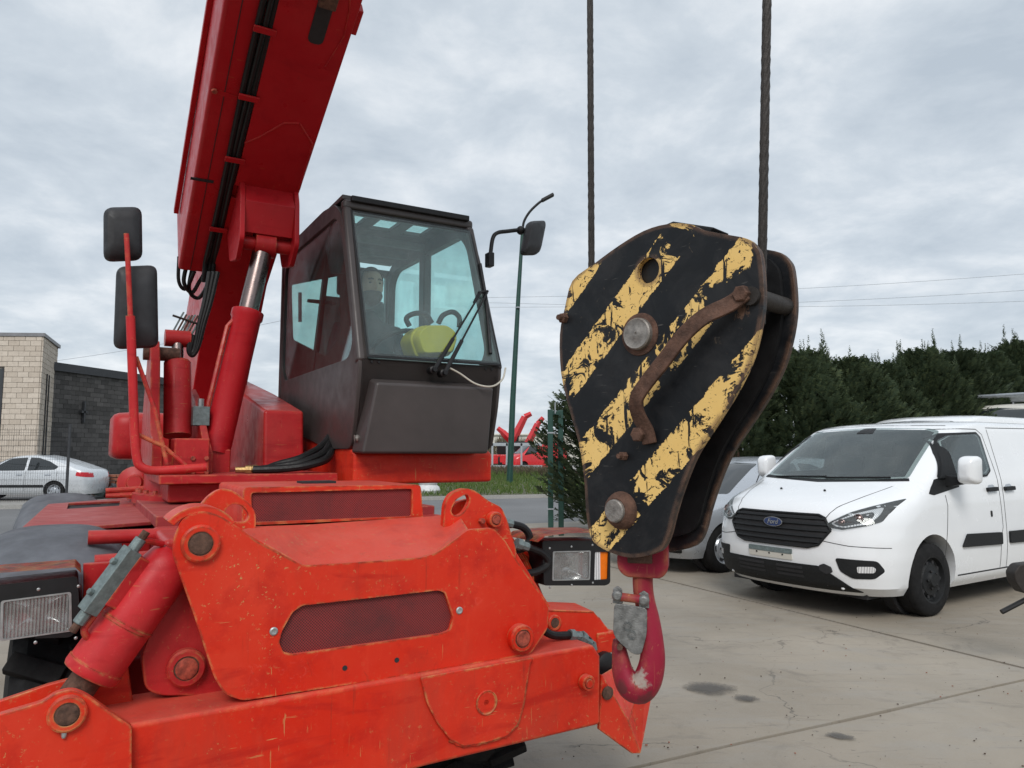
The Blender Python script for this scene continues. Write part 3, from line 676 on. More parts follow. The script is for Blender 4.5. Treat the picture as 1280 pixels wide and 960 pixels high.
prism(bm, fillet(pp, .012), (0, .02, 0)); rpl = P('reinforcement_plate', bm, M['orange'], .004)
for i_ in range(3, len(pp)-2):
    bm = BM(); a_, b_ = pp[i_], pp[i_+1]; tube(bm, [a_+(b_-a_)*t/5+Vector((0, .012, 0))+Vector((.0015*math.sin(t*3+i_), 0, .0015*math.cos(t*2+i_))) for t in range(6)], [.008, .0095, .008, .0098, .0082, .009], 8); obj('weld_bead', bm, M['orange'], rpl)
bm = BM(); lathe(bm, rp_+Vector((0, .004, 0)), FW, [(0, .043), (.008, .043), (.009, .040), (.005, .038), (.004, .01)], 30); obj('dimple', bm, M['orange'], rpl)
face_pin(BV-.005, (731, 852), .030, .03, 'orange', 'orange')
face_pin(BV-.03, (84, 891), .048, .018, 'orange', 'rust')
bm = BM(); lathe(bm, V(BV-.03, [(80, 913)])[0], (0, -.4, -1), [(0, .008), (.014, .007), (.02, .004)], 10); P('grease_nipple', bm, M['zinc'])
# big front plate with its mesh window
PV = -.40
fp = [(216, 694), (217, 672), (228, 648), (252, 638), (276, 645), (300, 660), (320, 676), (379, 707), (433, 704), (529, 697), (546, 691), (586, 662), (617, 660), (632, 676), (647, 702), (686, 756), (685, 785), (663, 818), (480, 849), (304, 876), (281, 868), (268, 848), (242, 768)]
win = [(349, 803), (352, 790), (366, 765), (378, 757), (548, 738), (556, 741), (566, 772), (562, 788), (552, 792), (366, 818), (354, 815)]
bm = BM(); prism(bm, fillet(V(PV, fp), .018), (0, .025, 0), [fillet(V(PV, win), .008)])
plate = P('front_plate', bm, M['orange'], .004)
bm = BM(); prism(bm, V(PV+.014, [(340, 822), (340, 750), (575, 730), (575, 800)]), (0, .006, 0)); obj('mesh_panel', bm, M['mesh'], plate)
for q in ((342, 789), (574, 763)):
    bm = BM(); p = V(PV, [q])[0]; lathe(bm, p, FW, [(0, .013), (.003, .013), (.005, .009), (.004, .006)], 18); obj('screw', bm, M['zinc'], plate)
for q in ((431, 835), (496, 825)):
    bm = BM(); p = V(PV, [q])[0]; lathe(bm, p+FW*-.002, FW, [(0, .0085), (.0035, .0085)], 14); obj('bolt_hole', bm, M['gap'], plate)
# plates behind it, so the housing has depth
bm = BM(); prism(bm, fillet(V(PV+.03, [(222, 690), (230, 652), (255, 642), (300, 664), (382, 712), (540, 700), (588, 668), (628, 672), (676, 760), (656, 814), (304, 868), (275, 845)]), .02), (0, .05, 0)); P('housing_core', bm, M['red'], .004)
face_pin(PV, (250, 679), .056, .02, 'orange', 'rust'); face_pin(PV, (648, 796), .050, .035, 'orange', 'rustred')
# rolled cap over the left pin
c = V(PV, [(250, 679)])[0]; bm = BM()
ring0 = []; 
for v in (PV+.004, PV+.16):
    rr = []
    for k in range(14):
        a = R(30)+R(112)*k/13; rr.append(Vector((c.x+.118*math.cos(a), v, c.z+.112*math.sin(a))))
    ring0.append(rr)
loft(bm, [[f_, b_, c+(b_-c)*.8+Vector((0, 0, 0)), c+(f_-c)*.8] for f_, b_ in zip(*ring0)]); P('pin_cap', bm, M['orange'], .003)
# sloping deck between plate and vent box
fr = V(PV+.012, [(300, 662), (379, 707), (433, 704), (529, 697), (546, 691), (586, 662)]); bk = V(-.02, [(318, 658), (390, 655), (433, 652), (520, 646), (540, 645), (572, 640)])
dz = Vector((0, 0, -.06)); bm = BM(); loft(bm, [[a, b, b+dz, a+dz] for a, b in zip(fr, bk)]); P('sloping_deck', bm, M['orange'], .004, ang=25)
# vent box with mesh front
VZ = V(0, [(313, 618), (514, 612), (514, 645), (320, 655)])
u0, u1 = -.405, .295; z0, z1 = 1.235, 1.375
bm = BM(); prism(bm, fillet([(u0, 0, z0), (u0, 0, z1), (u1, 0, z1-.005), (u1+.012, 0, z0)], [0, .02, .02, 0]), (0, .55, 0), [fillet([(u0+.035, 0, z0+.012), (u0+.03, 0, z1-.022), (u1-.04, 0, z1-.022), (u1-.04, 0, z0+.008)], .01)])
vb = P('vent_box', bm, M['orange'], .006)
bm = BM(); prism(bm, [(u0+.02, .012, z0+.005), (u0+.02, .012, z1-.012), (u1-.02, .012, z1-.012), (u1-.02, .012, z0+.005)], (0, .006, 0)); obj('mesh_panel', bm, M['mesh'], vb)
bm = BM(); box(bm, ((u0+u1)/2, .3, z1+.002), (.14, .10, .01)); obj('lifting_slot', bm, M['gap'], vb)
# lugs with eye holes
def lug(v, out, hole, th=.03):
    bm = BM(); prism(bm, fillet(V(v, out), .02), (0, th, 0), [fillet(V(v, hole), .02)]); return P('lifting_lug', bm, M['orange'], .004)
lug(-.20, [(262, 672), (232, 652), (262, 618), (276, 610), (292, 613), (313, 630), (320, 642), (320, 662), (300, 676)], [(279, 640), (290, 629), (303, 632), (312, 643), (308, 652), (293, 653)])
lug(-.16, [(554, 664), (556, 630), (563, 617), (578, 610), (592, 612), (612, 627), (627, 634), (634, 650), (646, 690), (640, 720), (560, 705)], [(563, 640), (570, 624), (584, 617), (588, 626), (580, 641), (570, 646)])
bm = BM(); prism(bm, fillet(V(-.10, [(558, 690), (562, 636), (572, 627), (592, 622), (612, 634), (622, 690)]), .015), (0, .03, 0)); P('lug_back_plate', bm, M['orange'], .004)
face_pin(-.165, (616, 649), .032, .03, 'orange', 'rustred')
bm = BM(); bolt(bm, V(-.165, [(601, 651)])[0], FW, .012, .02); P('bolt', bm, M['rustred'])
# filler below the vent box
bm = BM(); box(bm, (-.05, .18, .95), (1.24, .5, .52)); P('front_crossmember', bm, M['red'], .02)
bm = BM(); prism(bm, V(-.15, [(560, 700), (640, 680), (690, 760), (688, 800), (640, 830), (560, 810)]), (0, .2, 0)); P('side_plate', bm, M['orange'], .01)
# lower inner plate with pin, left
bm = BM(); prism(bm, fillet(V(-.24, [(176, 822), (205, 740), (262, 720), (300, 780), (300, 870), (200, 870), (181, 862)]), .03), (0, .06, 0)); P('pivot_plate', bm, M['red'], .005)
face_pin(-.24, (232, 833), .058, .03, 'red', 'rustred')
# stabiliser cylinder
ca, cbm = V(-.27, [(112, 843)])[0], V(-.27, [(222, 690)])[0]; ax = (cbm-ca); Lc = ax.length
bm = BM(); lathe(bm, ca, ax, [(0, .06), (0, .079), (.01, .083), (.03, .083), (.031, .080), (.16, .080), (.162, .083), (.17, .083), (.172, .080), (Lc-.06, .080), (Lc-.02, .070), (Lc, .05)], 44)
cyl_o = P('stabiliser_cylinder', bm, M['cylred'])
bm = BM(); lathe(bm, ca-ax.normalized()*.12, ax, [(0, .045), (.13, .045)], 24); obj('rod', bm, M['rust'], cyl_o)
px_, py_ = frame(ax)
side = Vector((-.72, -.42, .55)).normalized(); side = (side-ax.normalized()*side.dot(ax.normalized())).normalized(); axn = ax.normalized(); s2 = axn.cross(side)
def cp(t, s, w=0): return ca+axn*(t*Lc)+side*s+s2*w
RB = Matrix((s2, side, axn)).transposed()
bm = BM(); box(bm, cp(.66, .088), (.05, .05, .16), RB); obj('valve_bracket', bm, M['cylred'], cyl_o, bevel=.003)
bm = BM(); box(bm, cp(.62, .132), (.048, .045, .205), RB); cyl(bm, cp(.62, .132)+axn*.1, cp(.62, .132)+axn*.14, .018, 8); cyl(bm, cp(.62, .132)-axn*.14, cp(.62, .132)-axn*.1, .018, 8)
vo = obj('check_valve', bm, M['castgrey'], cyl_o, bevel=.003)
for sg in (-1, 1):
    bm = BM(); cyl(bm, cp(.62, .132)+axn*.14*sg, cp(.62, .132)+axn*.165*sg, .012, 10); obj('valve_fitting', bm, M['rust'], cyl_o)
    bm = BM(); bolt(bm, cp(.62, .155)+axn*.05*sg, side, .010, .012); obj('bolt', bm, M['castgrey'], cyl_o)
for q in ([cp(.55, .10), cp(.48, .10), cp(.40, .105), cp(.26, .105), cp(.20, .06)], [cp(.80, .10), cp(.88, .13), cp(.95, .13), cp(1.0, .06)]):
    bm = BM(); tube(bm, spline(q, 6), .010, 10); obj('hydraulic_pipe', bm, M['cylred'], cyl_o)
# headlights
def lamp_unit(v, bez, lens, ind=None, depth=.14):
    hd = empty('headlight', parent=tele)
    bz = fillet(V(v, bez), .012); ln = fillet(V(v, lens), .008); hs = [ln]
    if ind: hs.append(fillet(V(v, ind), .005))
    bm = BM(); prism(bm, bz, (0, depth, 0), hs); 
    for w in bm.verts: w.co.y += .012
    obj('lamp_housing', bm, M['black'], hd, bevel=.004)
    bm = BM(); prism(bm, bz, (0, .012, 0), hs); b = obj('bezel', bm, M['black'], hd, bevel=.003)
    for l, mt in zip(hs, ('reflector', 'amber')):
        c = sum(l, Vector())/len(l)
        if mt == 'amber': bm = BM(); prism(bm, [c+(p-c)*1.04+Vector((0, .009, 0)) for p in l], (0, .003, 0)); obj('indicator', bm, M[mt], hd)
        if mt == 'amber':
            bm = BM(); us = [p.x for p in l]; zs = [p.z for p in l]; um = min(us)+.45*(max(us)-min(us))
            prism(bm, [(min(us), v+.005, min(zs)), (um, v+.005, min(zs)), (um, v+.005, max(zs)), (min(us), v+.005, max(zs))], (0, .003, 0)); obj('clear_lens', bm, M['reflector'], hd)
        else:
            rgs = [[c+Vector(((p-c).x*k_, .006+dy_, (p-c).z*k_)) for p in l] for k_, dy_ in ((1.03, 0), (1.0, .006), (.96, .022), (.84, .042), (.62, .058), (.34, .068), (.16, .071))]
            bm = BM(); loft(bm, rgs, caps=False); r = obj('reflector', bm, M['bowl'], hd)
            bm = BM(); lathe(bm, c+Vector((0, .07, .008)), FW, [(0, .026), (.01, .026), (.012, .017), (.045, .016), (.05, .008)], 20); obj('bulb_shield', bm, M['steel'], hd)
        if mt == 'reflector': bm = BM(); prism(bm, [c+(p-c)*1.0+Vector((0, .001, 0)) for p in l], (0, .003, 0)); obj('lens', bm, M['fluted'], hd)
        bm = BM(); cc = [c+(p-c)*1.05 for p in l]
        if mt == 'reflector': prism(bm, [p+Vector((0, -.003, 0)) for p in cc], (0, .005, 0), [[c+(p-c)*.97+Vector((0, -.003, 0)) for p in l]]); obj('lens_rim', bm, M['zinc'], hd)
    us = [p.x for p in V(v, lens)]; zs = [p.z for p in V(v, lens)]
    for a in (min(us)-.016, (min(us)+max(us))/2, max(us)+.016):
        for zz in (min(zs)-.018, max(zs)+.018):
            bm = BM(); lathe(bm, (a, v+.001, zz), FW, [(0, .0055), (.003, .005), (.004, .003)], 10); obj('screw', bm, M['zinc'], hd)
    return hd
lamp_unit(-.10, [(-18, 800), (-18, 733), (97, 720), (101, 783), (88, 797)], [(2, 800), (3, 752), (87, 741), (88, 788)])
lamp_unit(0.0, [(680, 732), (678, 676), (757, 675), (763, 678), (763, 729), (757, 732)], [(691, 725), (692, 690), (737, 689), (736, 724)], [(743, 725), (744, 690), (761, 690), (760, 724)])
def hood(pts_front, v, th, name='lamp_hood'):
    bm = BM(); tube(bm, V(v, pts_front), .02, 10, flat=.8); return bm
bm = BM(); f = V(-.115, [(-40, 722), (0, 716), (94, 709), (101, 716), (104, 790)]); n = len(f)
rg = [[p+Vector((0, dy, 0)) for p in f] for dy in (0, .2)]; loft(bm, rg, closed=False, caps=False); bmesh.ops.solidify(bm, geom=bm.faces[:], thickness=.014); P('lamp_hood', bm, M['orange'], .004)
bm = BM(); f = V(.02, [(664, 676), (672, 669), (700, 665), (752, 664)]); rg = [[p+Vector((0, dy, 0)) for p in f] for dy in (-.06, .22)]
loft(bm, rg, closed=False, caps=False); bmesh.ops.solidify(bm, geom=bm.faces[:], thickness=.014); P('lamp_hood', bm, M['orange'], .004)
bm = BM(); prism(bm, V(.0, [(104, 705), (180, 700), (215, 760), (180, 800), (104, 790)]), (0, .03, 0)); P('lamp_bracket', bm, M['red'], .004)
bm = BM(); tube(bm, V(.15, [(640, 690), (672, 700), (690, 700)]), .03, 10); P('lamp_bracket', bm, M['orange'])
# step bars behind the left lamp
for a, b_, v in (((110, 672), (225, 668), .30), ((118, 703), (215, 695), .16)):
    bm = BM(); tube(bm, V(v, [a, b_]), .026, 14); P('cross_tube', bm, M['red'])
# mudguards
def mudguard(u, v, a0=.30, a1=.86, half=.27, up=1.215):
    bm = BM(); rings = []; n = 24
    for i in range(n+1):
        a = math.pi*(a0+(a1-a0)*i/n); ring = []; g = 1-.10*abs(2*i/n-1)**6
        for k in range(15):
            t = -1+2*k/14; e = (1-abs(t)**3)**.5 if abs(t) < 1 else 0
            rad = .48+.175*e; x = u+half*t*g
            yy = v-math.cos(a)*(rad+.10); zz = up-.655+math.sin(a)**.75*rad if math.sin(a) > 0 else up-.66
            ring.append(Vector((x, yy, zz)))
        rings.append(ring)
    loft(bm, rings, closed=False, caps=False); bmesh.ops.solidify(bm, geom=bm.faces[:], thickness=-.012)
    return P('mudguard', bm, M['greyplastic'])
mudguard(-1.0, .62, .20, .86); mudguard(-1.02, 3.35, .1, .9); mudguard(.70, .75, .5, .86, up=1.15)
# rear left cover with slot
cz = 1.20; ct = Z(cz, [(25, 661), (60, 630), (160, 622), (222, 640), (190, 652), (70, 661)]); sl = Z(cz, [(84, 636), (86, 629), (150, 626), (149, 632)])
bm = BM(); prism(bm, ct, (0, 0, -.015), [sl]); P('deck_cover', bm, M['deckred'], .004)
bm = BM(); prism(bm, [p+Vector((0, .02, -.03)) for p in ct], (0, 0, -.30)); P('deck_box', bm, M['red'], .01)
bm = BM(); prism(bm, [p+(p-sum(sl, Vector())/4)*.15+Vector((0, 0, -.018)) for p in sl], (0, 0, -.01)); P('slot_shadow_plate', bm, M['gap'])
# slewing ring and deck
bm = BM(); box(bm, (-.02, 1.7, 1.215), (1.25, 2.3, .05)); P('chassis_deck', bm, M['deckred'], .006)
bm = BM(); lathe(bm, (0, 1.95, 1.22), (0, 0, 1), [(0, .66), (.05, .66), (.06, .60), (.16, .60)], 56); P('slewing_ring', bm, M['red'])
for k in range(40):
    a = k*2*math.pi/40; bm = BM(); bolt(bm, (.63*math.cos(a), 1.95+.63*math.sin(a), 1.27), (0, 0, 1), .014, .02); P('ring_bolt', bm, M['rustred'])
# right end of the beam: hinge, hoses, pointed foot guard
bm = BM(); prism(bm, V(-.2, [(682, 762), (742, 764), (764, 790), (762, 818), (750, 812), (700, 812), (684, 800)]), (0, .03, 0)); P('hinge_plate', bm, M['orange'], .004)
bm = BM(); prism(bm, V(-.08, [(690, 756), (720, 755), (750, 772), (764, 792), (762, 870), (735, 850), (700, 830)]), (0, .03, 0)); P('hinge_plate', bm, M['red'], .004)
q = V(-.2, [(682, 762), (742, 764)]); bm = BM(); prism(bm, [q[0], q[1], q[1]+Vector((0, .14, .012)), q[0]+Vector((0, .14, .012))], (0, 0, -.012)); P('hinge_top', bm, M['orange'], .003)
face_pin(-.2, (692, 778), .032, .012, 'orange', 'rust')
bm = BM(); box(bm, V(-.2, [(757, 803)])[0]+Vector((0, .02, 0)), (.10, .06, .09)); P('stop_block', bm, M['orange'], .006)
A_, B_, C_, D_, E_ = V(-.40, [(752, 843), (753, 862), (748, 911)])[0:3]+V(-.30, [(812, 868)])+V(-.36, [(804, 942)])
Dn = V(-.12, [(790, 830)])[0]
bm = BM()
def tri_plate(pts, th): prism(bm, pts, th)
F_ = V(-.38, [(786, 905)])[0]
prism(bm, [A_, V(-.40, [(786, 902)])[0], V(-.40, [(801, 942)])[0], V(-.40, [(790, 942)])[0], V(-.40, [(749, 912)])[0]], (0, .016, 0))
prism(bm, [V(-.40, [(786, 902)])[0], V(-.40, [(801, 942)])[0], V(-.22, [(815, 868)])[0], V(-.22, [(812, 800)])[0], V(-.3, [(788, 868)])[0]], (-.012, .006, 0))
prism(bm, [A_, V(-.40, [(786, 902)])[0], V(-.25, [(800, 855)])[0], V(-.25, [(765, 835)])[0]], (0, .01, -.01))
P('foot_guard', bm, M['orange'], .003)
bm = BM(); lathe(bm, V(-.405, [(759, 866)])[0], FW, [(0, .026), (.006, .026), (.008, .02)], 20); P('bolt', bm, M['rust'])
def hose(pts, r, name='hydraulic_hose', mat='hose', fit=None):
    bm = BM(); tube(bm, spline(pts, 7), r, 10); o = P(name, bm, M[mat]); 
    for f in fit or ():
        b2 = BM(); d = (f[1]-f[0]); lathe(b2, f[0], d, [(0, r*1.5), (d.length*.4, r*1.5), (d.length*.4, r*1.15), (d.length, r*1.15)], 8); obj('hose_fitting', b2, M['castgrey'], o)
    return o
h1 = V(.05, [(640, 655), (655, 660), (662, 672), (655, 685), (637, 688)]); hose(h1, .017, fit=[(h1[0]+Vector((-.06, 0, .015)), h1[0])])
h2 = V(.0, [(660, 684), (678, 692), (685, 704), (672, 714), (650, 718)]); hose(h2, .017, fit=[(h2[0]+Vector((-.06, 0, .02)), h2[0])])
h3 = V(-.30, [(668, 776), (688, 793), (712, 794), (726, 795), (738, 804), (742, 826)]); hose(h3, .016, fit=[(h3[2], h3[3]), (h3[3], h3[4]), (h3[4], h3[5])])
bm = BM(); lathe(bm, V(-.2, [(752, 828)])[0], FW, [(0, .05), (.04, .05), (.05, .035)], 20); P('hydraulic_coupling', bm, M['black'])
bm = BM(); tube(bm, V(.1, [(628, 662), (655, 700), (668, 730), (684, 770)]), .018, 10); P('guard_tube', bm, M['orange'])

# ------------------------------------------------------------------ turret
bm = BM(); q = Z(1.40, [(200, 605), (372, 592), (372, 575)]); 
ul_ = V(1.16, [(199, 600)])[0].x; prism(bm, [(ul_, 1.16, 1.345), (.30, 1.16, 1.345), (.30, 3.3, 1.345), (ul_, 3.3, 1.345)], (0, 0, .045)); P('turret_plate', bm, M['red'], .006)
bm = BM(); prism(bm, [(ul_+.05, 1.26, 1.25), (.25, 1.24, 1.25), (.4, 2.8, 1.25), (ul_+.05, 2.8, 1.25)], (0, 0, .095)); P('turret_base', bm, M['red'], .01)
# side plate that carries the compensation cylinder and the boom foot
SU = -.61
sp = U(SU, [(197, 440), (205, 436), (212, 450), (214, 485), (222, 540), (238, 556), (268, 560), (268, 597), (205, 600), (203, 545), (196, 500)])
bm = BM(); prism(bm, [Vector((SU, v_, z_)) for v_, z_ in ((1.35, 1.39), (1.35, 1.56), (1.50, 1.60), (1.62, 1.74), (1.72, 2.02), (1.82, 2.14), (1.94, 2.13), (2.15, 1.75), (2.2, 1.39))], (.05, 0, 0)); P('turret_side_plate', bm, M['red'], .006)
bm = BM(); prism(bm, [Vector((SU+.26, v_, z_)) for v_, z_ in ((1.40, 1.39), (1.40, 1.50), (1.52, 1.56), (1.9, 1.8), (2.2, 1.9), (2.6, 1.43))], (.04, 0, 0)); P('turret_side_plate', bm, M['red'], .006)
bm = BM(); box(bm, (SU+.185, 1.41, 1.482), (.17, .19, .185)); box(bm, (SU+.09, 1.46, 1.45), (.1, .2, .1)); tb = P('turret_front_box', bm, M['red'], .008)
bp = V(1.318, [(241, 573), (258, 573), (241, 590), (258, 590)])
for p in bp:
    bm = BM(); bolt(bm, p, FW, .013, .012); obj('bolt', bm, M['rustred'], tb)
bm = BM(); cyl(bm, (SU-.03, 1.86, 2.07), (SU+.16, 1.86, 2.07), .04, 18); P('compensation_pivot', bm, M['rust'])
# compensation cylinder
c0, c1 = V(1.78, [(222, 545)])[0], V(1.92, [(222, 432)])[0]; d = c1-c0
bm = BM(); lathe(bm, c0, d, [(0, .06), (0, .075), (d.length*.80, .075), (d.length*.82, .066), (d.length*.82, .04)], 28); cc_ = P('compensation_cylinder', bm, M['cylred'])
bm = BM(); cyl(bm, c0+d*.80, c0+d*1.08, .033, 18); obj('rod', bm, M['chrome'], cc_)
bm = BM(); cyl(bm, c0+d*1.08+Vector((-.07, 0, 0)), c0+d*1.08+Vector((.07, 0, 0)), .05, 18); obj('rod_eye', bm, M['red'], cc_)
# engine cover behind on the left
bm = BM(); ec = fillet([(0, 2.55, 1.455), (0, 2.55, 1.765), (0, 3.2, 1.765), (0, 3.2, 1.455)], .09, 5); rg = []
for u_, sc in ((-.755, .80), (-.745, .90), (-.72, .97), (-.66, 1), (-.42, 1)):
    rg.append([Vector((u_, 2.875+(p.y-2.875)*sc, 1.61+(p.z-1.61)*sc)) for p in ec])
loft(bm, rg); P('engine_cover', bm, M['red'], .004)
bm = BM(); box(bm, (-.44, 2.9, 1.56), (.1, .6, .36)); P('cover_bracket', bm, M['red'], .01)
for dz in (0, .05):
    bm = BM(); tube(bm, V(2.1, [(132, 620-dz*130), (195, 617-dz*150)]), .016, 10); P('rear_cross_tube', bm, M['red'])
bm = BM(); p_ = V(2.3, [(170, 604)])[0]; lathe(bm, p_, (-.2, -1, .1), [(0, .10), (.05, .10), (.06, .05), (.08, .04)], 24); P('winch_drum', bm, M['red'])
# sloped cover between boom and cab, pedestal of the cab
cv = U(.26, [(305, 474), (376, 514), (376, 522), (366, 592), (300, 592)])
bm = BM(); prism(bm, [Vector((.02, p.y, p.z)) for p in U(.24, [(303, 474), (340, 492), (376, 514), (376, 592), (292, 592)])], (.24, 0, 0)); P('valve_cover', bm, M['red'], .02, seg=3)
ped = [Vector((.34, 1.02, 1.33)), Vector((.34, 1.02, 1.50)), Vector((.34, 1.42, 1.66)), Vector((.34, 2.9, 1.72)), Vector((.34, 2.9, 1.33))]
bm = BM(); prism(bm, ped, (.84, 0, 0)); P('cab_pedestal', bm, M['orange'], .018, seg=3)
for k in range(3):
    bm = BM(); tube(bm, spline([(-.12+.04*k, 1.30+.03*k, 1.41), (.02, 1.25+.05*k, 1.415+.01*k), (.14, 1.22+.06*k, 1.43+.02*k), (.27, 1.26+.08*k, 1.47+.03*k), (.36, 1.5, 1.55+.03*k)], 5), .022, 10); P('hydraulic_hose', bm, M['hose'])
for k in range(2):
    bm = BM(); lathe(bm, (-.13+.04*k, 1.30+.03*k, 1.41), (-1, .2, 0), [(0, .024), (.03, .024), (.03, .016), (.08, .016)], 8); P('hose_fitting', bm, M['brass'])
# ------------------------------------------------------------------ boom
BS = -.523; ba = math.atan(.523); BD = Vector((0, -math.cos(ba), math.sin(ba))); BN = Vector((0, -math.sin(ba), -math.cos(ba)))  # along, out of the underside
B0 = Vector((0, .619, 3.786))
def bpnt(u, s, n=0): return Vector((u, 0, 0))+B0+BD*s+BN*n
boom = empty('boom', parent=tele)
sA, sB = -1.36, 3.2       # rear end of underside plate, head
bm = BM(); uL, uR = -.44, .20
sec = fillet([(uL, 0), (uL, -.70), (uL+.07, -.78), (uR-.07, -.78), (uR, -.70), (uR, 0)], [.02, .02, .02, .02, .02, .02], 2)
loft(bm, [[bpnt(p.x, s, p.y) for p in [Vector((q[0], q[1], 0)) for q in sec]] for s in (-2.15, -1.95, 1.4)]) if False else None
secv = fillet([Vector((uL, 0, 0)), Vector((uL, -.70, 0)), Vector((uL+.07, -.78, 0)), Vector((uR-.07, -.78, 0)), Vector((uR, -.70, 0)), Vector((uR, 0, 0))], .025, 3)
rings = []
for s in (-2.24, 1.55): rings.append([bpnt(p.x+(.035 if s < -2 and p.x < -.3 else 0), s, p.y) for p in secv])
loft(bm, rings); obj('boom_section', bm, M['boomred'], boom, bevel=.008)
rings = []; bm = BM()
for s in (1.5, 2.9):
    rings.append([bpnt(-.12+(p.x+.12)*.82, s, -.39+(p.y+.39)*.82) for p in secv])
loft(bm, rings); obj('boom_section', bm, M['boomred'], boom, bevel=.008)
hd = bpnt(-.12, 2.9, -.45); bm = BM()
for u in (-.24, .02):
    prism(bm, [Vector((u, 0, 0))+hd-Vector((.0-hd.x*0, 0, 0))-Vector((hd.x, 0, 0))+BD*a+BN*b for a, b in ((-.2, -.3), (.35, -.2), (.75, .15), (.6, .35), (-.2, .3))], (.03, 0, 0))
bhd = obj('boom_head', bm, M['boomred'], boom, bevel=.006)
bm = BM(); cyl(bm, hd+BD*.5+BN*.12+Vector((-.13, 0, 0)), hd+BD*.5+BN*.12+Vector((.14, 0, 0)), .16, 32); obj('head_sheave', bm, M['rust'], bhd)
# raised right hand wear plate, weld outline, hose tray
def strip(name, a, b, w, n0, n1, mat, par=boom, bev=.003):
    bm = BM(); d = (b-a).normalized(); sd = d.cross(BN).normalized()*w/2
    prism(bm, [a+sd+BN*n0, b+sd+BN*n0, b-sd+BN*n0, a-sd+BN*n0], BN*(n1-n0)); return obj(name, bm, mat, par, bevel=bev)
bm = BM(); prism(bm, [bpnt(u, s, .001) for u, s in ((-.185, -1.36), (.199, -1.36), (.199, 1.56), (-.185, 1.56))], BN*.033); obj('wear_plate', bm, M['boomred'], boom, bevel=.004)
wl = [(-.185, -1.02), (-.11, -.95), (-.004, -.82), (.076, -.80), (.184, -.93), (.192, -1.30)]
for a, b in zip(wl, wl[1:]):
    bm = BM(); tube(bm, [bpnt(*a, .034), bpnt(*b, .034)], .007, 6); obj('weld_seam', bm, M['boomred'], boom)
wl = [(.10, .15), (.15, -.05), (.165, -.20), (.12, -.40)]
for a, b in zip(wl, wl[1:]):
    bm = BM(); tube(bm, [bpnt(*a, .036), bpnt(*b, .036)], .004, 6); obj('weld_seam', bm, M['boomred'], boom)
for k, (u, r) in enumerate(((-.250, .017), (-.222, .014), (-.20, .015))):
    bm = BM(); pts = [bpnt(u+.004*math.sin(s*3+k), s, .024+.006*math.sin(s*2+k*2)) for s in [-2.10+i*.12 for i in range(31)]]
    pts = [pts[0]+Vector((0, .06+.03*k, -.12)), pts[0]+Vector((0, .02, -.06))] + pts
    tube(bm, spline(pts, 2), r, 10); obj('boom_hose', bm, M['hose'], boom)
for s in (-1.75, -1.15, -.70, -.28, .35, .9):
    strip('hose_clamp', bpnt(-.275, s), bpnt(-.165, s), .035, .043, .055, M['boomred'])
bm = BM(); prism(bm, [bpnt(-.43, s, .001) for s in (-1.4,)] + [bpnt(-.30, -1.4, .001), bpnt(-.30, -1.38, .001), bpnt(-.43, -1.38, .001)], BN*.004); obj('cover_seam', bm, M['gap'], boom)
bm = BM(); prism(bm, [bpnt(-.332, -2.22, .0005), bpnt(-.328, -2.22, .0005), bpnt(-.348, 1.5, .0005), bpnt(-.352, 1.5, .0005)], BN*.0025); obj('cover_seam', bm, M['gap'], boom)
bm = BM(); prism(bm, [bpnt(-.40, -.72, .0005), bpnt(-.27, -.74, .0005), bpnt(-.27, -.77, .0005), bpnt(-.40, -.75, .0005)], BN*.003); obj('cover_strap', bm, M['boomred'], boom)
bm = BM(); bolt(bm, bpnt(-.39, -.735, .002), BN, .016, .012); obj('bolt', bm, M['rustred'], boom)
strip('side_rail', bpnt(uL+.012, -2.1, -.40), bpnt(uL-.004, 1.5, -.40), .03, -.02, .02, M['boomred'])
bm = BM(); tube(bm, spline([bpnt(-.35, -2.22, -.05), bpnt(-.36, -2.32, .04), bpnt(-.30, -2.40, .06), bpnt(-.26, -2.30, .03), bpnt(-.22, -2.18, .0)], 6), .014, 8); obj('boom_hose', bm, M['hose'], boom)
bm = BM(); tube(bm, spline([bpnt(-.31, -2.22, -.05), bpnt(-.32, -2.38, .05), bpnt(-.25, -2.44, .07), bpnt(-.20, -2.30, .03), bpnt(-.2, -2.18, .0)], 6), .014, 8); obj('boom_hose', bm, M['hose'], boom)
bm = BM(); tube(bm, spline([bpnt(-.40, -2.22, -.10), bpnt(-.39, -2.34, .02), bpnt(-.34, -2.38, .05), bpnt(-.30, -2.24, .0)], 6), .012, 8); obj('boom_hose', bm, M['hose'], boom)
# slot with a chain end in the underside
sl = V(0, [(0, 0)]);
bm = BM(); prism(bm, fillet([bpnt(u, s, .0355) for u, s in ((-.008, -.285), (.072, -.285), (.072, .05), (-.008, .05))], .035), BN*.003); obj('slot_recess', bm, M['gap'], boom)
bm = BM(); box(bm, bpnt(.032, -.02, .06), (.085, .07, .05), Matrix.Rotation(ba, 3, 'X').inverted()); ce = obj('chain_anchor', bm, M['rust'], boom, bevel=.004)
for u in (.012, .052):
    bm = BM(); bolt(bm, bpnt(u, .02, .07), BD, .014, .04); obj('anchor_nut', bm, M['rope'], ce)
bm = BM(); box(bm, bpnt(.215, -.12, -.02), (.03, .14, .07), Matrix.Rotation(ba, 3, 'X').inverted()); obj('wear_pad_holder', bm, M['boomred'], boom, bevel=.004)
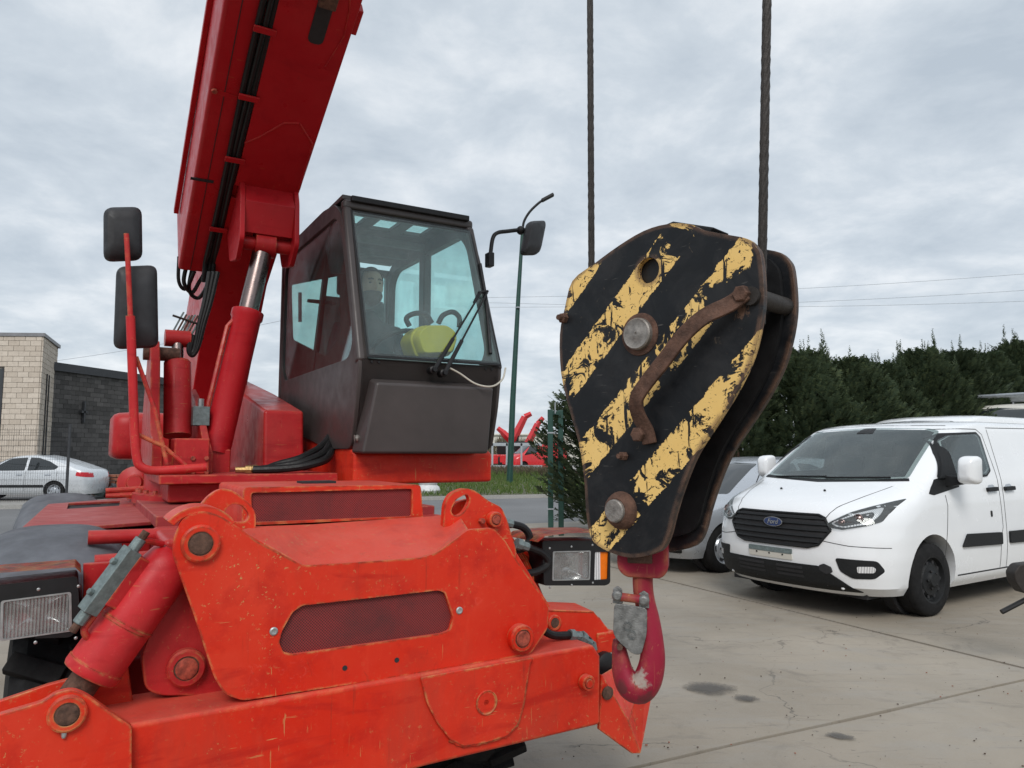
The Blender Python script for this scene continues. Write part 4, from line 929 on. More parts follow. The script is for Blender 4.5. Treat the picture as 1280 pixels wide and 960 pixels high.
# ears for the lift cylinder, boom foot, pivot
br = [(-1.32, .0), (-1.33, .12), (-1.44, .38), (-1.60, .42), (-1.78, .28), (-1.80, .0)]
for u in (-.16, .165):
    bm = BM(); prism(bm, fillet([bpnt(u, s, n) for s, n in br], .03), (.03, 0, 0)); obj('cylinder_ear', bm, M['boomred'], boom, bevel=.005)
bm = BM(); prism(bm, [bpnt(-.13, -1.34, .03), bpnt(-.13, -1.34, .16), bpnt(-.13, -1.47, .30), bpnt(-.13, -1.49, .28), bpnt(-.13, -1.37, .02)], (.295, 0, 0)); obj('ear_web', bm, M['boomred'], boom, bevel=.004)
pv = bpnt(.01, -1.56, .30)
bm = BM(); cyl(bm, pv+Vector((-.16, 0, 0)), pv+Vector((.17, 0, 0)), .045, 22); obj('cylinder_pin', bm, M['red'], boom)
bm = BM(); prism(bm, [Vector((-.20, v_, z_)) for v_, z_ in ((1.9, 3.08), (2.62, 2.70), (3.30, 1.98), (3.55, 1.41), (4.1, 1.41), (4.2, 2.5), (3.4, 3.1), (2.4, 3.5))], (.39, 0, 0)); obj('boom_base', bm, M['boomred'], boom, bevel=.012)
# lift cylinder
e0 = V(1.75, [(268, 566)])[0]; e1 = pv; d = e1-e0
bm = BM(); lathe(bm, e0, d, [(0, .05), (0, .085), (d.length*.62, .085), (d.length*.63, .094), (d.length*.66, .094), (d.length*.665, .075), (d.length*.665, .05)], 36); lc = P('lift_cylinder', bm, M['boomred'])
bm = BM(); cyl(bm, e0+d*.65, e0+d*.95, .058, 28); obj('rod', bm, M['chrome'], lc)
bm = BM(); cyl(bm, e1+Vector((-.06, 0, 0)), e1+Vector((.06, 0, 0)), .08, 26); obj('rod_eye', bm, M['red'], lc)
x, y = frame(d); bm = BM(); tube(bm, [e0+d*.1-Vector((.1, 0.03, 0)), e0+d*.58-Vector((.1, .03, 0)), e0+d*.61-Vector((.075, .02, 0))], .014, 8); obj('hydraulic_pipe', bm, M['red'], lc)
bm = BM(); box(bm, e0+d*.16+Vector((-.13, -.06, .0)), (.09, .08, .11)); vb_ = obj('valve_block', bm, M['castgrey'], lc, bevel=.005)
bm = BM(); cyl(bm, e0+d*.16+Vector((-.13, -.06, .05)), e0+d*.16+Vector((-.13, -.06, .1)), .018, 8); obj('valve_fitting', bm, M['zinc'], vb_)
bm = BM(); box(bm, e0+Vector((0, 0, -.06)), (.16, .14, .16)); P('cylinder_bracket', bm, M['red'], .01)
# cable chain beside the boom foot
ch = empty('cable_chain', parent=tele)
for i in range(8):
    bm = BM(); p = V(1.95, [(222+i*3.6, 404+i*1.2+2*math.sin(i))])[0]; box(bm, p, (.010, .035, .15), Matrix.Rotation(R(24), 3, 'Y')); obj('chain_link', bm, M['rust' if i % 2 else 'castgrey'], ch, bevel=.002)
for dz in (-.05, .05):
    q_ = V(1.93, [(220, 404), (250, 414)]); d_ = (q_[1]-q_[0]).normalized(); n_ = Vector((-.41, 0, .91))*dz
    bm = BM(); tube(bm, [q_[0]+n_, q_[1]+n_], .007, 6); obj('chain_rail', bm, M['rope'], ch)
for k in range(3):
    bm = BM(); tube(bm, spline(V(1.9, [(272-k*5, 340), (264-k*4, 375), (255-k*3, 405), (248-k*2, 432), (241, 444-k*2), (236+k, 438), (238+k*2, 420)]), 6), .014, 8); P('hydraulic_hose', bm, M['hose'])
# mirror mast on the left
mast = empty('mirror_mast', parent=tele)
mt = V(1.235, [(158, 292), (160, 330), (163, 395), (165, 450), (168, 540), (171, 572), (176, 583), (190, 588), (215, 587), (258, 584)])
bm = BM(); tube(bm, mt[:3], .0125, 14); tube(bm, mt[2:5]+spline(mt[4:], 4)[1:], .0215, 14) ; obj('mast_tube', bm, M['cylred'], mast)
for a, b_, r in (((170, 446), (209, 581), .011), ((172, 543), (232, 582), .011)):
    bm = BM(); q = V(1.27, [a, ((a[0]+b_[0])/2+3, (a[1]+b_[1])/2-4), b_]); tube(bm, q, r, 10); obj('brace', bm, M['cylred'], mast)
def mirror(pts, v, yaw, par):
    bm = BM(); c = sum(V(v, pts), Vector())/4; q = fillet(V(v, pts), .045, 5); rg = []
    for dy, sc in ((0, .93), (.008, .99), (.025, 1.0), (.05, .96), (.072, .8), (.082, .5)):
        rg.append([Vector((c.x+(p.x-c.x)*sc, c.y-dy, c.z+(p.z-c.z)*sc)) for p in q])
    for r in rg:
        for p in r:
            dx = p.x-c.x; p.y += dx*yaw
    loft(bm, rg); o = obj('mirror_head', bm, M['mirrorgrey'], par); return o
mirror([(129, 262), (177, 260), (178, 326), (129, 329)], 1.36, .1, mast)
mirror([(145, 335), (196, 332), (198, 435), (141, 438)], 1.37, .1, mast)
bm = BM(); p = V(1.30, [(158, 290)])[0]; cyl(bm, p+Vector((0, 0, -.05)), p+Vector((0, 0, .01)), .02, 12); obj('mast_clamp', bm, M['black'], mast)

# ------------------------------------------------------------------ cab
cab = empty('cab', parent=tele)
CL, CR = .33, 1.20
def fv(z):   # forward face of the cab at height z
    t = [(1.50, 1.06), (1.75, .98), (2.02, .93), (2.95, 1.30), (3.02, 1.40)]
    for (a, b), (c, d_) in zip(t, t[1:]):
        if z <= c: return b+(d_-b)*(z-a)/(c-a)
    return t[-1][1]
RV = 2.78
# corner posts, beams as solid members
def bar(a, b, w, t, mat='cabgrey', bev=.015, name='pillar'):
    a, b = Vector(a), Vector(b); d = (b-a); L_ = d.length; d.normalize()
    x = Vector((1, 0, 0)); x = (x-d*x.dot(d)).normalized() if abs(d.x) < .9 else Vector((0, 1, 0)); y = d.cross(x)
    bm = BM(); box(bm, (a+b)/2, (w, t, L_), Matrix((x, y, d)).transposed()); return obj(name, bm, M[mat], cab, bevel=bev, seg=3)
def sidepoly(pts, u, th, mat, name, holes=(), bev=.006):
    bm = BM(); prism(bm, [Vector((u, v, z)) for v, z in pts], (th, 0, 0), [[Vector((u, v, z)) for v, z in h_] for h_ in holes]); return obj(name, bm, M[mat], cab, bevel=bev)
so = [(fv(1.52), 1.52), (fv(1.75), 1.75), (fv(2.0), 2.0), (1.22, 2.72), (1.32, 2.90), (1.45, 2.99), (1.70, 3.02), (2.55, 3.02), (RV-.08, 2.95), (RV, 2.80), (RV, 1.72), (1.5, 1.52)]
so = [(p.x, p.y) for p in fillet([Vector((*p, 0)) for p in so], .05, 3)]
def hole(pts, r): return [(p.x, p.y) for p in fillet([Vector((*p, 0)) for p in pts], r, 3)]
hw = [(1.13, 2.02), (1.05, 2.10), (1.31, 2.80), (1.42, 2.90), (2.58, 2.92), (2.68, 2.84), (2.70, 2.12), (2.62, 2.02)]
hl = [(1.10, 1.60), (1.02, 1.92), (2.66, 1.92), (2.68, 1.78), (1.6, 1.60)]
fr_l = sidepoly(so, CL, .055, 'cabgrey', 'side_frame', [hole(hw, .06)])
fr_r = sidepoly(so, CR-.055, .055, 'cabgrey', 'side_frame', [hole(hw, .06)])
sidepoly(hole([(1.06, 1.99), (.99, 2.08), (1.28, 2.85), (1.42, 2.95), (2.62, 2.96), (2.72, 2.86), (2.74, 2.08), (2.66, 1.99)], .05), CL+.012, .006, 'sideglass', 'side_window', bev=0)
sidepoly(hole([(1.06, 1.99), (.99, 2.08), (1.28, 2.85), (1.42, 2.95), (2.62, 2.96), (2.72, 2.86), (2.74, 2.08), (2.66, 1.99)], .05), CR-.018, .006, 'glass', 'side_window', bev=0)
# door post and latch seen through the side glass, plus an added dark panel
bar((CL+.035, 1.95, 2.02), (CL+.035, 1.62, 2.92), .03, .05, 'black', .006, 'door_post')
for a_, b_ in (((375, 366), (375, 402)), ((386, 376), (418, 379))):
    bm = BM(); tube(bm, U(CL+.05, [a_, b_]), .013, 8); obj('door_latch', bm, M['black'], cab)
qd = U(CL+.03, [(362, 356), (424, 344), (425, 420), (406, 446), (364, 424)])
bm = BM(); prism(bm, [Vector((CL+.03, v, z)) for v, z in ((1.10, 2.02), (1.02, 2.08), (1.30, 2.85), (1.42, 2.93), (2.62, 2.94), (2.72, 2.84), (2.73, 2.08), (2.66, 2.0))], (.015, 0, 0), [fillet(qd, .04)]); obj('reflection_panel', bm, M['reflectdark'], cab)  # added panel, darkens the side glass in place of reflection and dim interior
# front: lower panel, windscreen, header
def fpt(u, z, off=0): return Vector((u, fv(z)-off, z))
pan = [fpt(CL+.03, 1.52), fpt(CL+.03, 1.75), fpt(CL+.03, 2.0)]
bm = BM(); rg = [[Vector((u, p.y+dy, p.z)) for p, dy in zip(pan, (0, 0, 0))] for u in (CL+.02, CR-.02)]
loft(bm, rg, closed=False, caps=False); bmesh.ops.solidify(bm, geom=bm.faces[:], thickness=.05); obj('front_panel', bm, M['cabgrey'], cab, bevel=.008)
WS = [(CL+.05, 2.018), (CR-.025, 2.018), (CR-.05, 2.90), (CL+.055, 2.90)]
bm = BM(); prism(bm, [fpt(u, z, .006) for u, z in WS], Vector((0, -.006, .002))); obj('windscreen', bm, M['glass'], cab)
bm = BM(); pw = [fpt(u, z, .004) for u, z in WS]; c = sum(pw, Vector())/4
prism(bm, [c+(p-c)*1.03 for p in pw], (0, -.006, .002), [[c+(p-c)*.975 for p in pw]]); obj('windscreen_seal', bm, M['black'], cab, bevel=.002)
for u0_ in (CL+.02, CR-.02):
    a = fpt(u0_, 1.98, -.02); b = fpt(u0_+(.012 if u0_ < .8 else -.02), 2.93, -.02)
    bar(a, b, .055, .06, 'cabgrey', .02, 'pillar')
bar(Vector((CL+.01, 1.33, 2.955)), Vector((CR-.01, 1.33, 2.955)), .07, .06, 'cabgrey', .02, 'roof_header')
bar(Vector((CL+.05, 1.285, 2.985)), Vector((CR-.05, 1.285, 2.985)), .03, .035, 'black', .006, 'visor_rail')
bar(Vector((CL+.0, .985, 1.985)), Vector((CR, .985, 1.985)), .05, .05, 'cabgrey', .015, 'cowl')
# roof with three skylights and a cross ribbed ceiling
RZ = 3.0
slots = [[(u, 1.60), (u+.14, 1.60), (u+.14, 1.86), (u, 1.86)] for u in (.46, .69, .92)]
bm = BM(); prism(bm, [(CL+.02, 1.36, RZ), (CR-.02, 1.36, RZ), (CR-.02, RV-.03, RZ), (CL+.02, RV-.03, RZ)], (0, 0, .03), [[Vector((u, v, RZ)) for u, v in q] for q in slots]); obj('roof', bm, M['cabgrey'], cab, bevel=.006)
for q in slots:
    bm = BM(); prism(bm, [Vector((u+(-.01 if i in (0, 3) else .01), v+(-.01 if i < 2 else .01), RZ+.031)) for i, (u, v) in enumerate(q)], (0, 0, .006)); obj('skylight', bm, M['glass'], cab)
for v in (1.45, 2.0, 2.3): bar((CL+.05, v, RZ-.03), (CR-.05, v, RZ-.03), .05, .05, 'seat', .01, 'roof_rib')
# rear frame
bar((CL+.03, RV-.03, 1.72), (CL+.03, RV-.03, 2.95), .07, .07); bar((CR-.03, RV-.03, 1.72), (CR-.03, RV-.03, 2.95), .07, .07)
bar((CL+.62, RV-.03, 2.0), (CL+.62, RV-.03, 2.95), .06, .04, 'black', .008, 'rear_post')
bar((CL, RV-.03, 2.93), (CR, RV-.03, 2.93), .06, .06, name='rear_header')
bm = BM(); box(bm, ((CL+CR)/2, RV-.03, 1.86), (CR-CL-.06, .04, .34)); obj('rear_panel', bm, M['cabgrey'], cab, bevel=.005)
bm = BM(); box(bm, ((CL+CR)/2, RV-.03, 2.48), (CR-CL-.1, .006, .92)); obj('rear_window', bm, M['glass'], cab)
bm = BM(); box(bm, ((CL+CR)/2, 1.9, 1.66), (CR-CL-.1, 1.6, .06)); obj('cab_floor', bm, M['black'], cab)
# right B pillar seen through the screen
bar((CR-.03, 2.02, 2.0), (CR-.03, 2.02, 2.98), .06, .10, 'cabgrey', .015, 'pillar')
bm = BM(); box(bm, (CR-.10, 1.75, 2.0), (.10, 1.2, .04)); obj('side_shelf', bm, M['seat'], cab, bevel=.01)
# heater box on the nose
bm = BM(); loft(bm, [[Vector((a_, fv(1.90)+.02, 1.90)), Vector((a_, .85, 1.868)), Vector((b_, .87, 1.495)), Vector((b_, 1.06, 1.50))] for a_, b_ in ((.40, .335), (1.10, 1.075))]); obj('nose_box', bm, M['cabgrey'], cab, bevel=.016, seg=3)
a = Vector((CL+.10, fv(1.58)-.07, 1.585)); bm = BM()
lathe(bm, a+Vector((-.10, .02, -.01)), a-(a+Vector((-.10, .02, -.01))), [(i*.008, .017 if i % 2 else .021) for i in range(13)], 14); obj('flexible_conduit', bm, M['steel'], cab)
for u in (CL+.07, CL+.11, CR-.11, CR-.07):
    bm = BM(); lathe(bm, fpt(u, 1.985, .004), FW, [(0, .008), (.003, .007)], 10); obj('screw', bm, M['black'], cab)
# wipers
def wp(px, py, off=.03):  # point on the raked screen
    a = fpt(0, 2.05); n = Vector((0, -(2.95-2.02), (1.30-.93))).normalized(); o = MI @ CAMP; d = MI.to_3x3() @ ray(px, py)
    t = ((a+n*off)-o).dot(n)/d.dot(n); return o+d*t
W0, W1 = wp(543, 462, .05), wp(556, 466, .05)
for p in (W0, W1):
    bm = BM(); lathe(bm, p+Vector((0, .06, -.0)), FW, [(0, .022), (.05, .022), (.055, .014), (.075, .012)], 16); wo = obj('wiper_spindle', bm, M['black'], cab)
for a, b_ in ((W0, wp(601, 366, .05)), (W1, wp(609, 366, .05))):
    bm = BM(); m_ = a+(b_-a)*.38; tube(bm, [a, m_], [.013, .011], 8); tube(bm, [m_, b_], .006, 8); obj('wiper_arm', bm, M['black'], cab)
bm = BM(); tube(bm, [wp(598, 366, .045), wp(610, 364, .045)], .008, 8); tube(bm, [wp(598, 367, .05), wp(592, 378, .05)], .006, 6); obj('wiper_link', bm, M['black'], cab)
bm = BM(); tube(bm, [wp(600, 330, .02), wp(607, 370, .02), wp(612, 430, .02), wp(613, 442, .02)], .011, 8); obj('wiper_blade', bm, M['black'], cab)
bm = BM(); tube(bm, spline([wp(560, 459, .04), wp(575, 467, .03), wp(595, 480, .04), wp(615, 483, .06), wp(628, 474, .05), wp(632, 460, .03)], 6), .0055, 8); obj('washer_hose', bm, M['cable'], cab)
# right hand cab mirror on its bent arm
mv = 1.20
bm = BM(); tube(bm, spline(V(mv, [(611, 330), (613, 318), (616, 298), (622, 291), (635, 289), (652, 287)]), 5), .013, 10); ma = obj('mirror_arm', bm, M['black'], cab)
bm = BM(); p = V(mv, [(612, 325)])[0]; box(bm, p, (.04, .06, .09)); obj('mirror_bracket', bm, M['black'], cab, bevel=.006)
bm = BM(); p = V(mv, [(651, 288)])[0]; ico(bm, p, .03, 2); obj('mirror_joint', bm, M['black'], cab)
mirror([(655, 279), (683, 275), (672, 319), (644, 322)], mv, .35, cab)
# seat, steering wheel, console
bm = BM(); prism(bm, fillet([Vector((.52, v, z)) for v, z in ((2.25, 1.95), (2.32, 2.62), (2.40, 2.62), (2.42, 1.95))], .04), (.46, 0, 0)); obj('seat_back', bm, M['seat'], cab, bevel=.03, seg=3)
bm = BM(); box(bm, (.75, 2.05, 1.98), (.48, .5, .14)); obj('seat_cushion', bm, M['seat'], cab, bevel=.04, seg=3)
bm = BM(); prism(bm, fillet([Vector((.63, v, z)) for v, z in ((2.33, 2.64), (2.33, 2.86), (2.40, 2.86), (2.40, 2.64))], .03), (.24, 0, 0)); obj('headrest', bm, M['black'], cab, bevel=.02)
SWC = Vector((.80, 1.52, 2.14)); SWN = Vector((0, .55, .83)).normalized(); sx = Vector((1, 0, 0)); sy = SWN.cross(sx)
bm = BM(); tube(bm, [SWC+(sx*math.cos(a)+sy*math.sin(a))*.19 for a in [2*math.pi*k/32 for k in range(33)]], .016, 10, cap=False); sw = obj('steering_wheel', bm, M['black'], cab)
for a in (.4, 2.74, 4.71):
    bm = BM(); tube(bm, [SWC+(sx*math.cos(a)+sy*math.sin(a))*.185, SWC-SWN*.03], .012, 8); obj('spoke', bm, M['black'], sw)
bm = BM(); tube(bm, [SWC-SWN*.02, Vector((.80, 1.26, 1.70))], [.045, .07], 14); obj('steering_column', bm, M['black'], cab)
bm = BM(); box(bm, (.46, 1.30, 1.90), (.14, .34, .30)); box(bm, (.62, 1.12, 1.90), (.46, .14, .26)); obj('dashboard', bm, M['seat'], cab, bevel=.02)
for q in ((.45, 1.40),):
    bm = BM(); tube(bm, [Vector((q[0], q[1], 2.05)), Vector((q[0], q[1]-.02, 2.16))], .012, 8); ico(bm, (q[0], q[1]-.02, 2.18), .024, 2); obj('joystick', bm, M['black'], cab)
# yellow case with black handles behind the screen
yc = empty('toolcase', tele.matrix_basis.to_translation(), R(30)); tag(yc, 'yellow plastic case with two black handles inside the cab behind the windscreen', 'tool case')
def ypt(px, py, v=1.16): return V(v, [(px, py)])[0]
yb = [(517, 422), (521, 412), (531, 405), (560, 405), (572, 414), (574, 424), (568, 444), (525, 446)]
bm = BM(); rg = []; q = fillet([ypt(*p) for p in yb], .03, 3); c = sum(q, Vector())/len(q)
for dv, sc in ((-.02, .82), (.0, .9), (.05, .93), (.06, 1.0), (.20, 1.0), (.26, .9)): rg.append([Vector((c.x+(p.x-c.x)*sc, p.y+dv, c.z+(p.z-c.z)*sc)) for p in q])
loft(bm, rg); obj('case_body', bm, M['yellow'], yc, bevel=.004)
for a in (((512, 408), (508, 398), (518, 392), (532, 393), (540, 404)), ((548, 404), (554, 394), (566, 390), (574, 397), (574, 409))):
    bm = BM(); tube(bm, spline([ypt(*p, 1.24) for p in a], 5), .016, 10); obj('handle', bm, M['black'], yc)

# ------------------------------------------------------------------ the driver
man = empty('person', tele.matrix_basis.to_translation(), R(30)); tag(man, 'bearded man in a dark jumper sitting at the wheel inside the cab', 'person')
def skinned(name, joints, edges, mat, par, sub=2):
    me = bpy.data.meshes.new(name); me.from_pydata([j[0] for j in joints], edges, []); o = bpy.data.objects.new(name, me); COL.objects.link(o)
    sk = o.modifiers.new('skin', 'SKIN'); 
    for v, j in zip(me.skin_vertices[0].data, joints):
        r = j[1]; v.radius = r if isinstance(r, tuple) else (r, r)
    me.skin_vertices[0].data[0].use_root = True
    ss = o.modifiers.new('sub', 'SUBSURF'); ss.levels = sub; ss.render_levels = sub
    dg = bpy.context.evaluated_depsgraph_get(); m2 = bpy.data.meshes.new_from_object(o.evaluated_get(dg)); o.modifiers.clear(); o.data = m2
    m2.materials.clear(); m2.materials.append(M[mat]); m2.shade_smooth(); o.parent = par; o.name = name; return o
PU, PVv, SEATZ = .70, 1.86, 1.85
def pb(x, y, z): return (PU+x, PVv+y, SEATZ+z)
J = [(pb(0, .06, .08), (.16, .12)), (pb(0, .05, .28), (.15, .11)), (pb(0, .02, .46), (.17, .105)), (pb(0, .01, .53), (.07, .065)), (pb(0, -.005, .61), .052),
     (pb(-.19, .02, .46), .062), (pb(-.26, -.03, .22), .048), (pb(-.12, -.30, .17), .036), (pb(.19, .02, .46), .062), (pb(.27, -.03, .22), .048), (pb(.20, -.30, .19), .036),
     (pb(-.10, -.02, .04), .085), (pb(-.12, -.42, .05), .075), (pb(-.12, -.50, -.30), .055), (pb(.10, -.02, .04), .085), (pb(.12, -.42, .05), .075), (pb(.12, -.50, -.30), .055)]
skinned('clothed_body', J, [(0, 1), (1, 2), (2, 3), (3, 4), (2, 5), (5, 6), (6, 7), (2, 8), (8, 9), (9, 10), (0, 11), (11, 12), (12, 13), (0, 14), (14, 15), (15, 16)], 'jumper', man)
for sx_, w in ((-1, pb(-.12, -.30, .17)), (1, pb(.20, -.30, .19))):
    w = Vector(w); hj = [(w, .028), (w+Vector((0, -.05, .01)), (.036, .018)), (w+Vector((0, -.09, .012)), (.036, .015))]; he = [(0, 1), (1, 2)]
    for k, (dx, ln) in enumerate(((-.027, .055), (-.009, .066), (.009, .062), (.027, .048))):
        b_ = w+Vector((dx, -.10, .012)); i = len(hj); hj += [(b_, .0095), (b_+Vector((0, -ln*.5, .002)), .009), (b_+Vector((0, -ln*.75, -.022)), .008), (b_+Vector((0, -ln*.55, -.042)), .007)]; he += [(2, i), (i, i+1), (i+1, i+2), (i+2, i+3)]
    i = len(hj); hj += [(w+Vector((-sx_*.035, -.055, 0)), .011), (w+Vector((-sx_*.05, -.085, -.01)), .0095), (w+Vector((-sx_*.045, -.11, -.02)), .008)]; he += [(1, i), (i, i+1), (i+1, i+2)]
    skinned('hand', hj, he, 'skin', man)
HC = Vector(pb(0, -.03, .755))
bm = BM(); hv = bmesh.ops.create_uvsphere(bm, u_segments=32, v_segments=24, radius=1)['verts']
for v in hv:
    x, y, z = v.co; w = .076*(1-.16*max(0, -z)**1.5); dpt = .098; q = Vector((x*w, y*dpt, z*.122))
    if y < 0:
        f = -y; q.y *= .93
        q.y -= .026*math.exp(-((x/.15)**2+((z+.12)/.22)**2)) * f + .012*math.exp(-((x/.16)**2+((z+.28)/.10)**2))*f      # nose
        q.y += .013*sum(math.exp(-(((x-s*.40)/.17)**2+((z-.05)/.11)**2)) for s in (-1, 1))*f                              # eye sockets
        q.y -= .007*math.exp(-((x/.6)**2+((z-.22)/.09)**2))*f                                                          # brow
        q.y -= .010*math.exp(-((x/.25)**2+((z+.88)/.16)**2)) + .004*math.exp(-((x/.25)**2+((z+.52)/.06)**2))                # chin, lips
    v.co = HC+q
for s in (-1, 1): ico(bm, HC+Vector((s*.077, .012, -.005)), .03, 2, (.35, .6, 1))
obj('head', bm, M['skin'], man)
bm = BM(); hv = bmesh.ops.create_uvsphere(bm, u_segments=28, v_segments=20, radius=1)['verts']
for v in hv:
    x, y, z = v.co; v.co = HC+Vector((x*.082, y*.103+.008, z*.112+.020))
bmesh.ops.delete(bm, geom=[v for v in bm.verts if (v.co-HC).y < -.045 and (v.co-HC).z < .075 or (v.co-HC).z < -.03 or (abs((v.co-HC).x) > .06 and (v.co-HC).z < .0)], context='VERTS')
obj('hair', bm, M['hair'], man)
bm = BM(); hv = bmesh.ops.create_uvsphere(bm, u_segments=28, v_segments=20, radius=1)['verts']
for v in hv:
    x, y, z = v.co; v.co = HC+Vector((x*.0725*(1-.14*max(0, -z)), y*.0955-.006, z*.062-.074))
bmesh.ops.delete(bm, geom=[v for v in bm.verts if (v.co-HC).y > .0 or (v.co-HC).z > -.040], context='VERTS')
M['beard'] = simple('short_beard', (.075, .05, .038), .9, 0, .5, 90, .4); obj('beard', bm, M['beard'], man)
for s in (-1, 1):
    bm = BM(); ico(bm, HC+Vector((s*.031, -.0755, .008)), .010, 2, (1.2, .8, .55)); obj('eye', bm, M['black'], man)
    bm = BM(); tube(bm, [HC+Vector((s*.014, -.089, .029)), HC+Vector((s*.03, -.090, .033)), HC+Vector((s*.048, -.08, .028))], .004, 6); obj('eyebrow', bm, M['hair'], man)

# ------------------------------------------------------------------ vehicles
def lerp_tab(t, z):
    if z <= t[0][0]: return t[0][1:]
    for a, b in zip(t, t[1:]):
        if z <= b[0]:
            f = (z-a[0])/(b[0]-a[0]); return tuple(p+(q-p)*f for p, q in zip(a[1:], b[1:]))
    return t[-1][1:]
class Car:
    """body as a stack of plan outlines: table rows (z, front x, rear x, half width, front corner depth, rear corner depth)"""
    def __init__(s, tab, n=2.5): s.t = tab; s.n = n
    def outline(s, z, K=16, S=26):
        xf, xr, w, cf, cr = lerp_tab(s.t, z); h_ = []
        for i in range(K+1):
            a = math.pi/2*i/K; h_.append((xf-cf+cf*max(0, math.cos(a))**(2/s.n), w*math.sin(a)**(2/s.n)))
        for i in range(1, S): h_.append((xf-cf+(xr+cr-xf+cf)*i/S, w))
        for i in range(K+1):
            a = math.pi/2*i/K; h_.append((xr+cr-cr*math.sin(a)**(2/s.n), w*max(0, math.cos(a))**(2/s.n)))
        return [Vector((x, y, z)) for x, y in h_]+[Vector((x, -y, z)) for x, y in h_[-2:0:-1]]
    def fx(s, y, z):
        xf, xr, w, cf, cr = lerp_tab(s.t, z); t = min(1, abs(y)/w); return xf-cf+cf*(1-t**s.n)**(1/s.n)
    def sy(s, x, z):
        xf, xr, w, cf, cr = lerp_tab(s.t, z)
        if x > xf-cf: t = min(1, (x-xf+cf)/cf); return w*(1-t**s.n)**(1/s.n)
        if x < xr+cr: t = min(1, (xr+cr-x)/cr); return w*(1-t**s.n)**(1/s.n)
        return w
    def body(s, zs, name, mat, root, arches, ang=30):
        bm = BM(); loft(bm, [s.outline(z) for z in zs]); o = obj(name, bm, mat, root, ang=ang)
        for (x, zc, r) in arches:
            for sg in (-1, 1):
                w = s.sy(x, zc); bm = BM(); cyl(bm, (x, sg*(w-.30), zc), (x, sg*(w+.3), zc), r, 40); c = obj('cutter', bm, mat)
                c.parent = root
                b = o.modifiers.new('b', 'BOOLEAN'); b.operation = 'DIFFERENCE'; b.object = c; b.solver = 'EXACT'
                dg = bpy.context.evaluated_depsgraph_get(); me = bpy.data.meshes.new_from_object(o.evaluated_get(dg)); o.modifiers.clear(); o.data = me
                bpy.data.objects.remove(c)
        me = o.data
        me.shade_smooth(); me.set_sharp_from_angle(angle=R(ang))
        return o
    def patch(s, pts, mode, off, name, mat, root, th=.006, r=0, cuts=3, sgn=1, label=None, shell=False):
        """flat outline laid on the body: mode 'f' takes (y, z) on the front, mode 's' takes (x, z) on a side"""
        q = [Vector((a, b, 0)) for a, b in pts]
        if r: q = fillet(q, r, 4)
        bm = BM(); f = bm.faces.new([bm.verts.new(p) for p in q]); bmesh.ops.triangulate(bm, faces=[f])
        for _ in range(cuts):
            e = [x for x in bm.edges if x.calc_length() > .05]
            if not e: break
            bmesh.ops.subdivide_edges(bm, edges=e, cuts=1); bmesh.ops.triangulate(bm, faces=[f for f in bm.faces if len(f.verts) > 3])
        bm.normal_update(); bm.faces.ensure_lookup_table()
        if bm.faces and bm.faces[0].normal.z < 0: bmesh.ops.reverse_faces(bm, faces=bm.faces[:])
        for v in bm.verts:
            a, b = v.co.x, v.co.y
            if mode == 'f': v.co = (s.fx(a, b)+off, a, b)
            else: v.co = (a, sgn*(s.sy(a, b)+off), b)
        r_ = bmesh.ops.extrude_face_region(bm, geom=bm.faces[:]); 
        for v in r_['geom']:
            if isinstance(v, bmesh.types.BMVert):
                if mode == 'f': v.co.x -= th+(0 if shell else off)
                else: v.co.y -= sgn*(th+(0 if shell else off))
        return obj(name, bm, mat, root, ang=40, label=label)
    def line(s, pts, mode, name, root, mat='gap', w=.008, sgn=1, off=.0015, n=14):
        bm = BM(); P_ = []
        for a, b in zip(pts, pts[1:]):
            for i in range(n): P_.append((a[0]+(b[0]-a[0])*i/n, a[1]+(b[1]-a[1])*i/n))
        P_.append(pts[-1]); rg = []
        for i, p in enumerate(P_):
            a, b = P_[max(0, i-1)], P_[min(len(P_)-1, i+1)]; d = Vector((b[0]-a[0], b[1]-a[1])).normalized(); nn = (-d.y*w/2, d.x*w/2); ring = []
            for sg in (1, -1):
                x, z = p[0]+nn[0]*sg, p[1]+nn[1]*sg
                ring.append(Vector((s.fx(x, z)+off, x, z)) if mode == 'f' else Vector((x, sgn*(s.sy(x, z)+off), z)))
            rg.append(ring)
        vs = [[bm.verts.new(p) for p in r] for r in rg]
        for a, b in zip(vs, vs[1:]): bm.faces.new((a[0], a[1], b[1], b[0]))
        return obj(name, bm, M[mat], root)
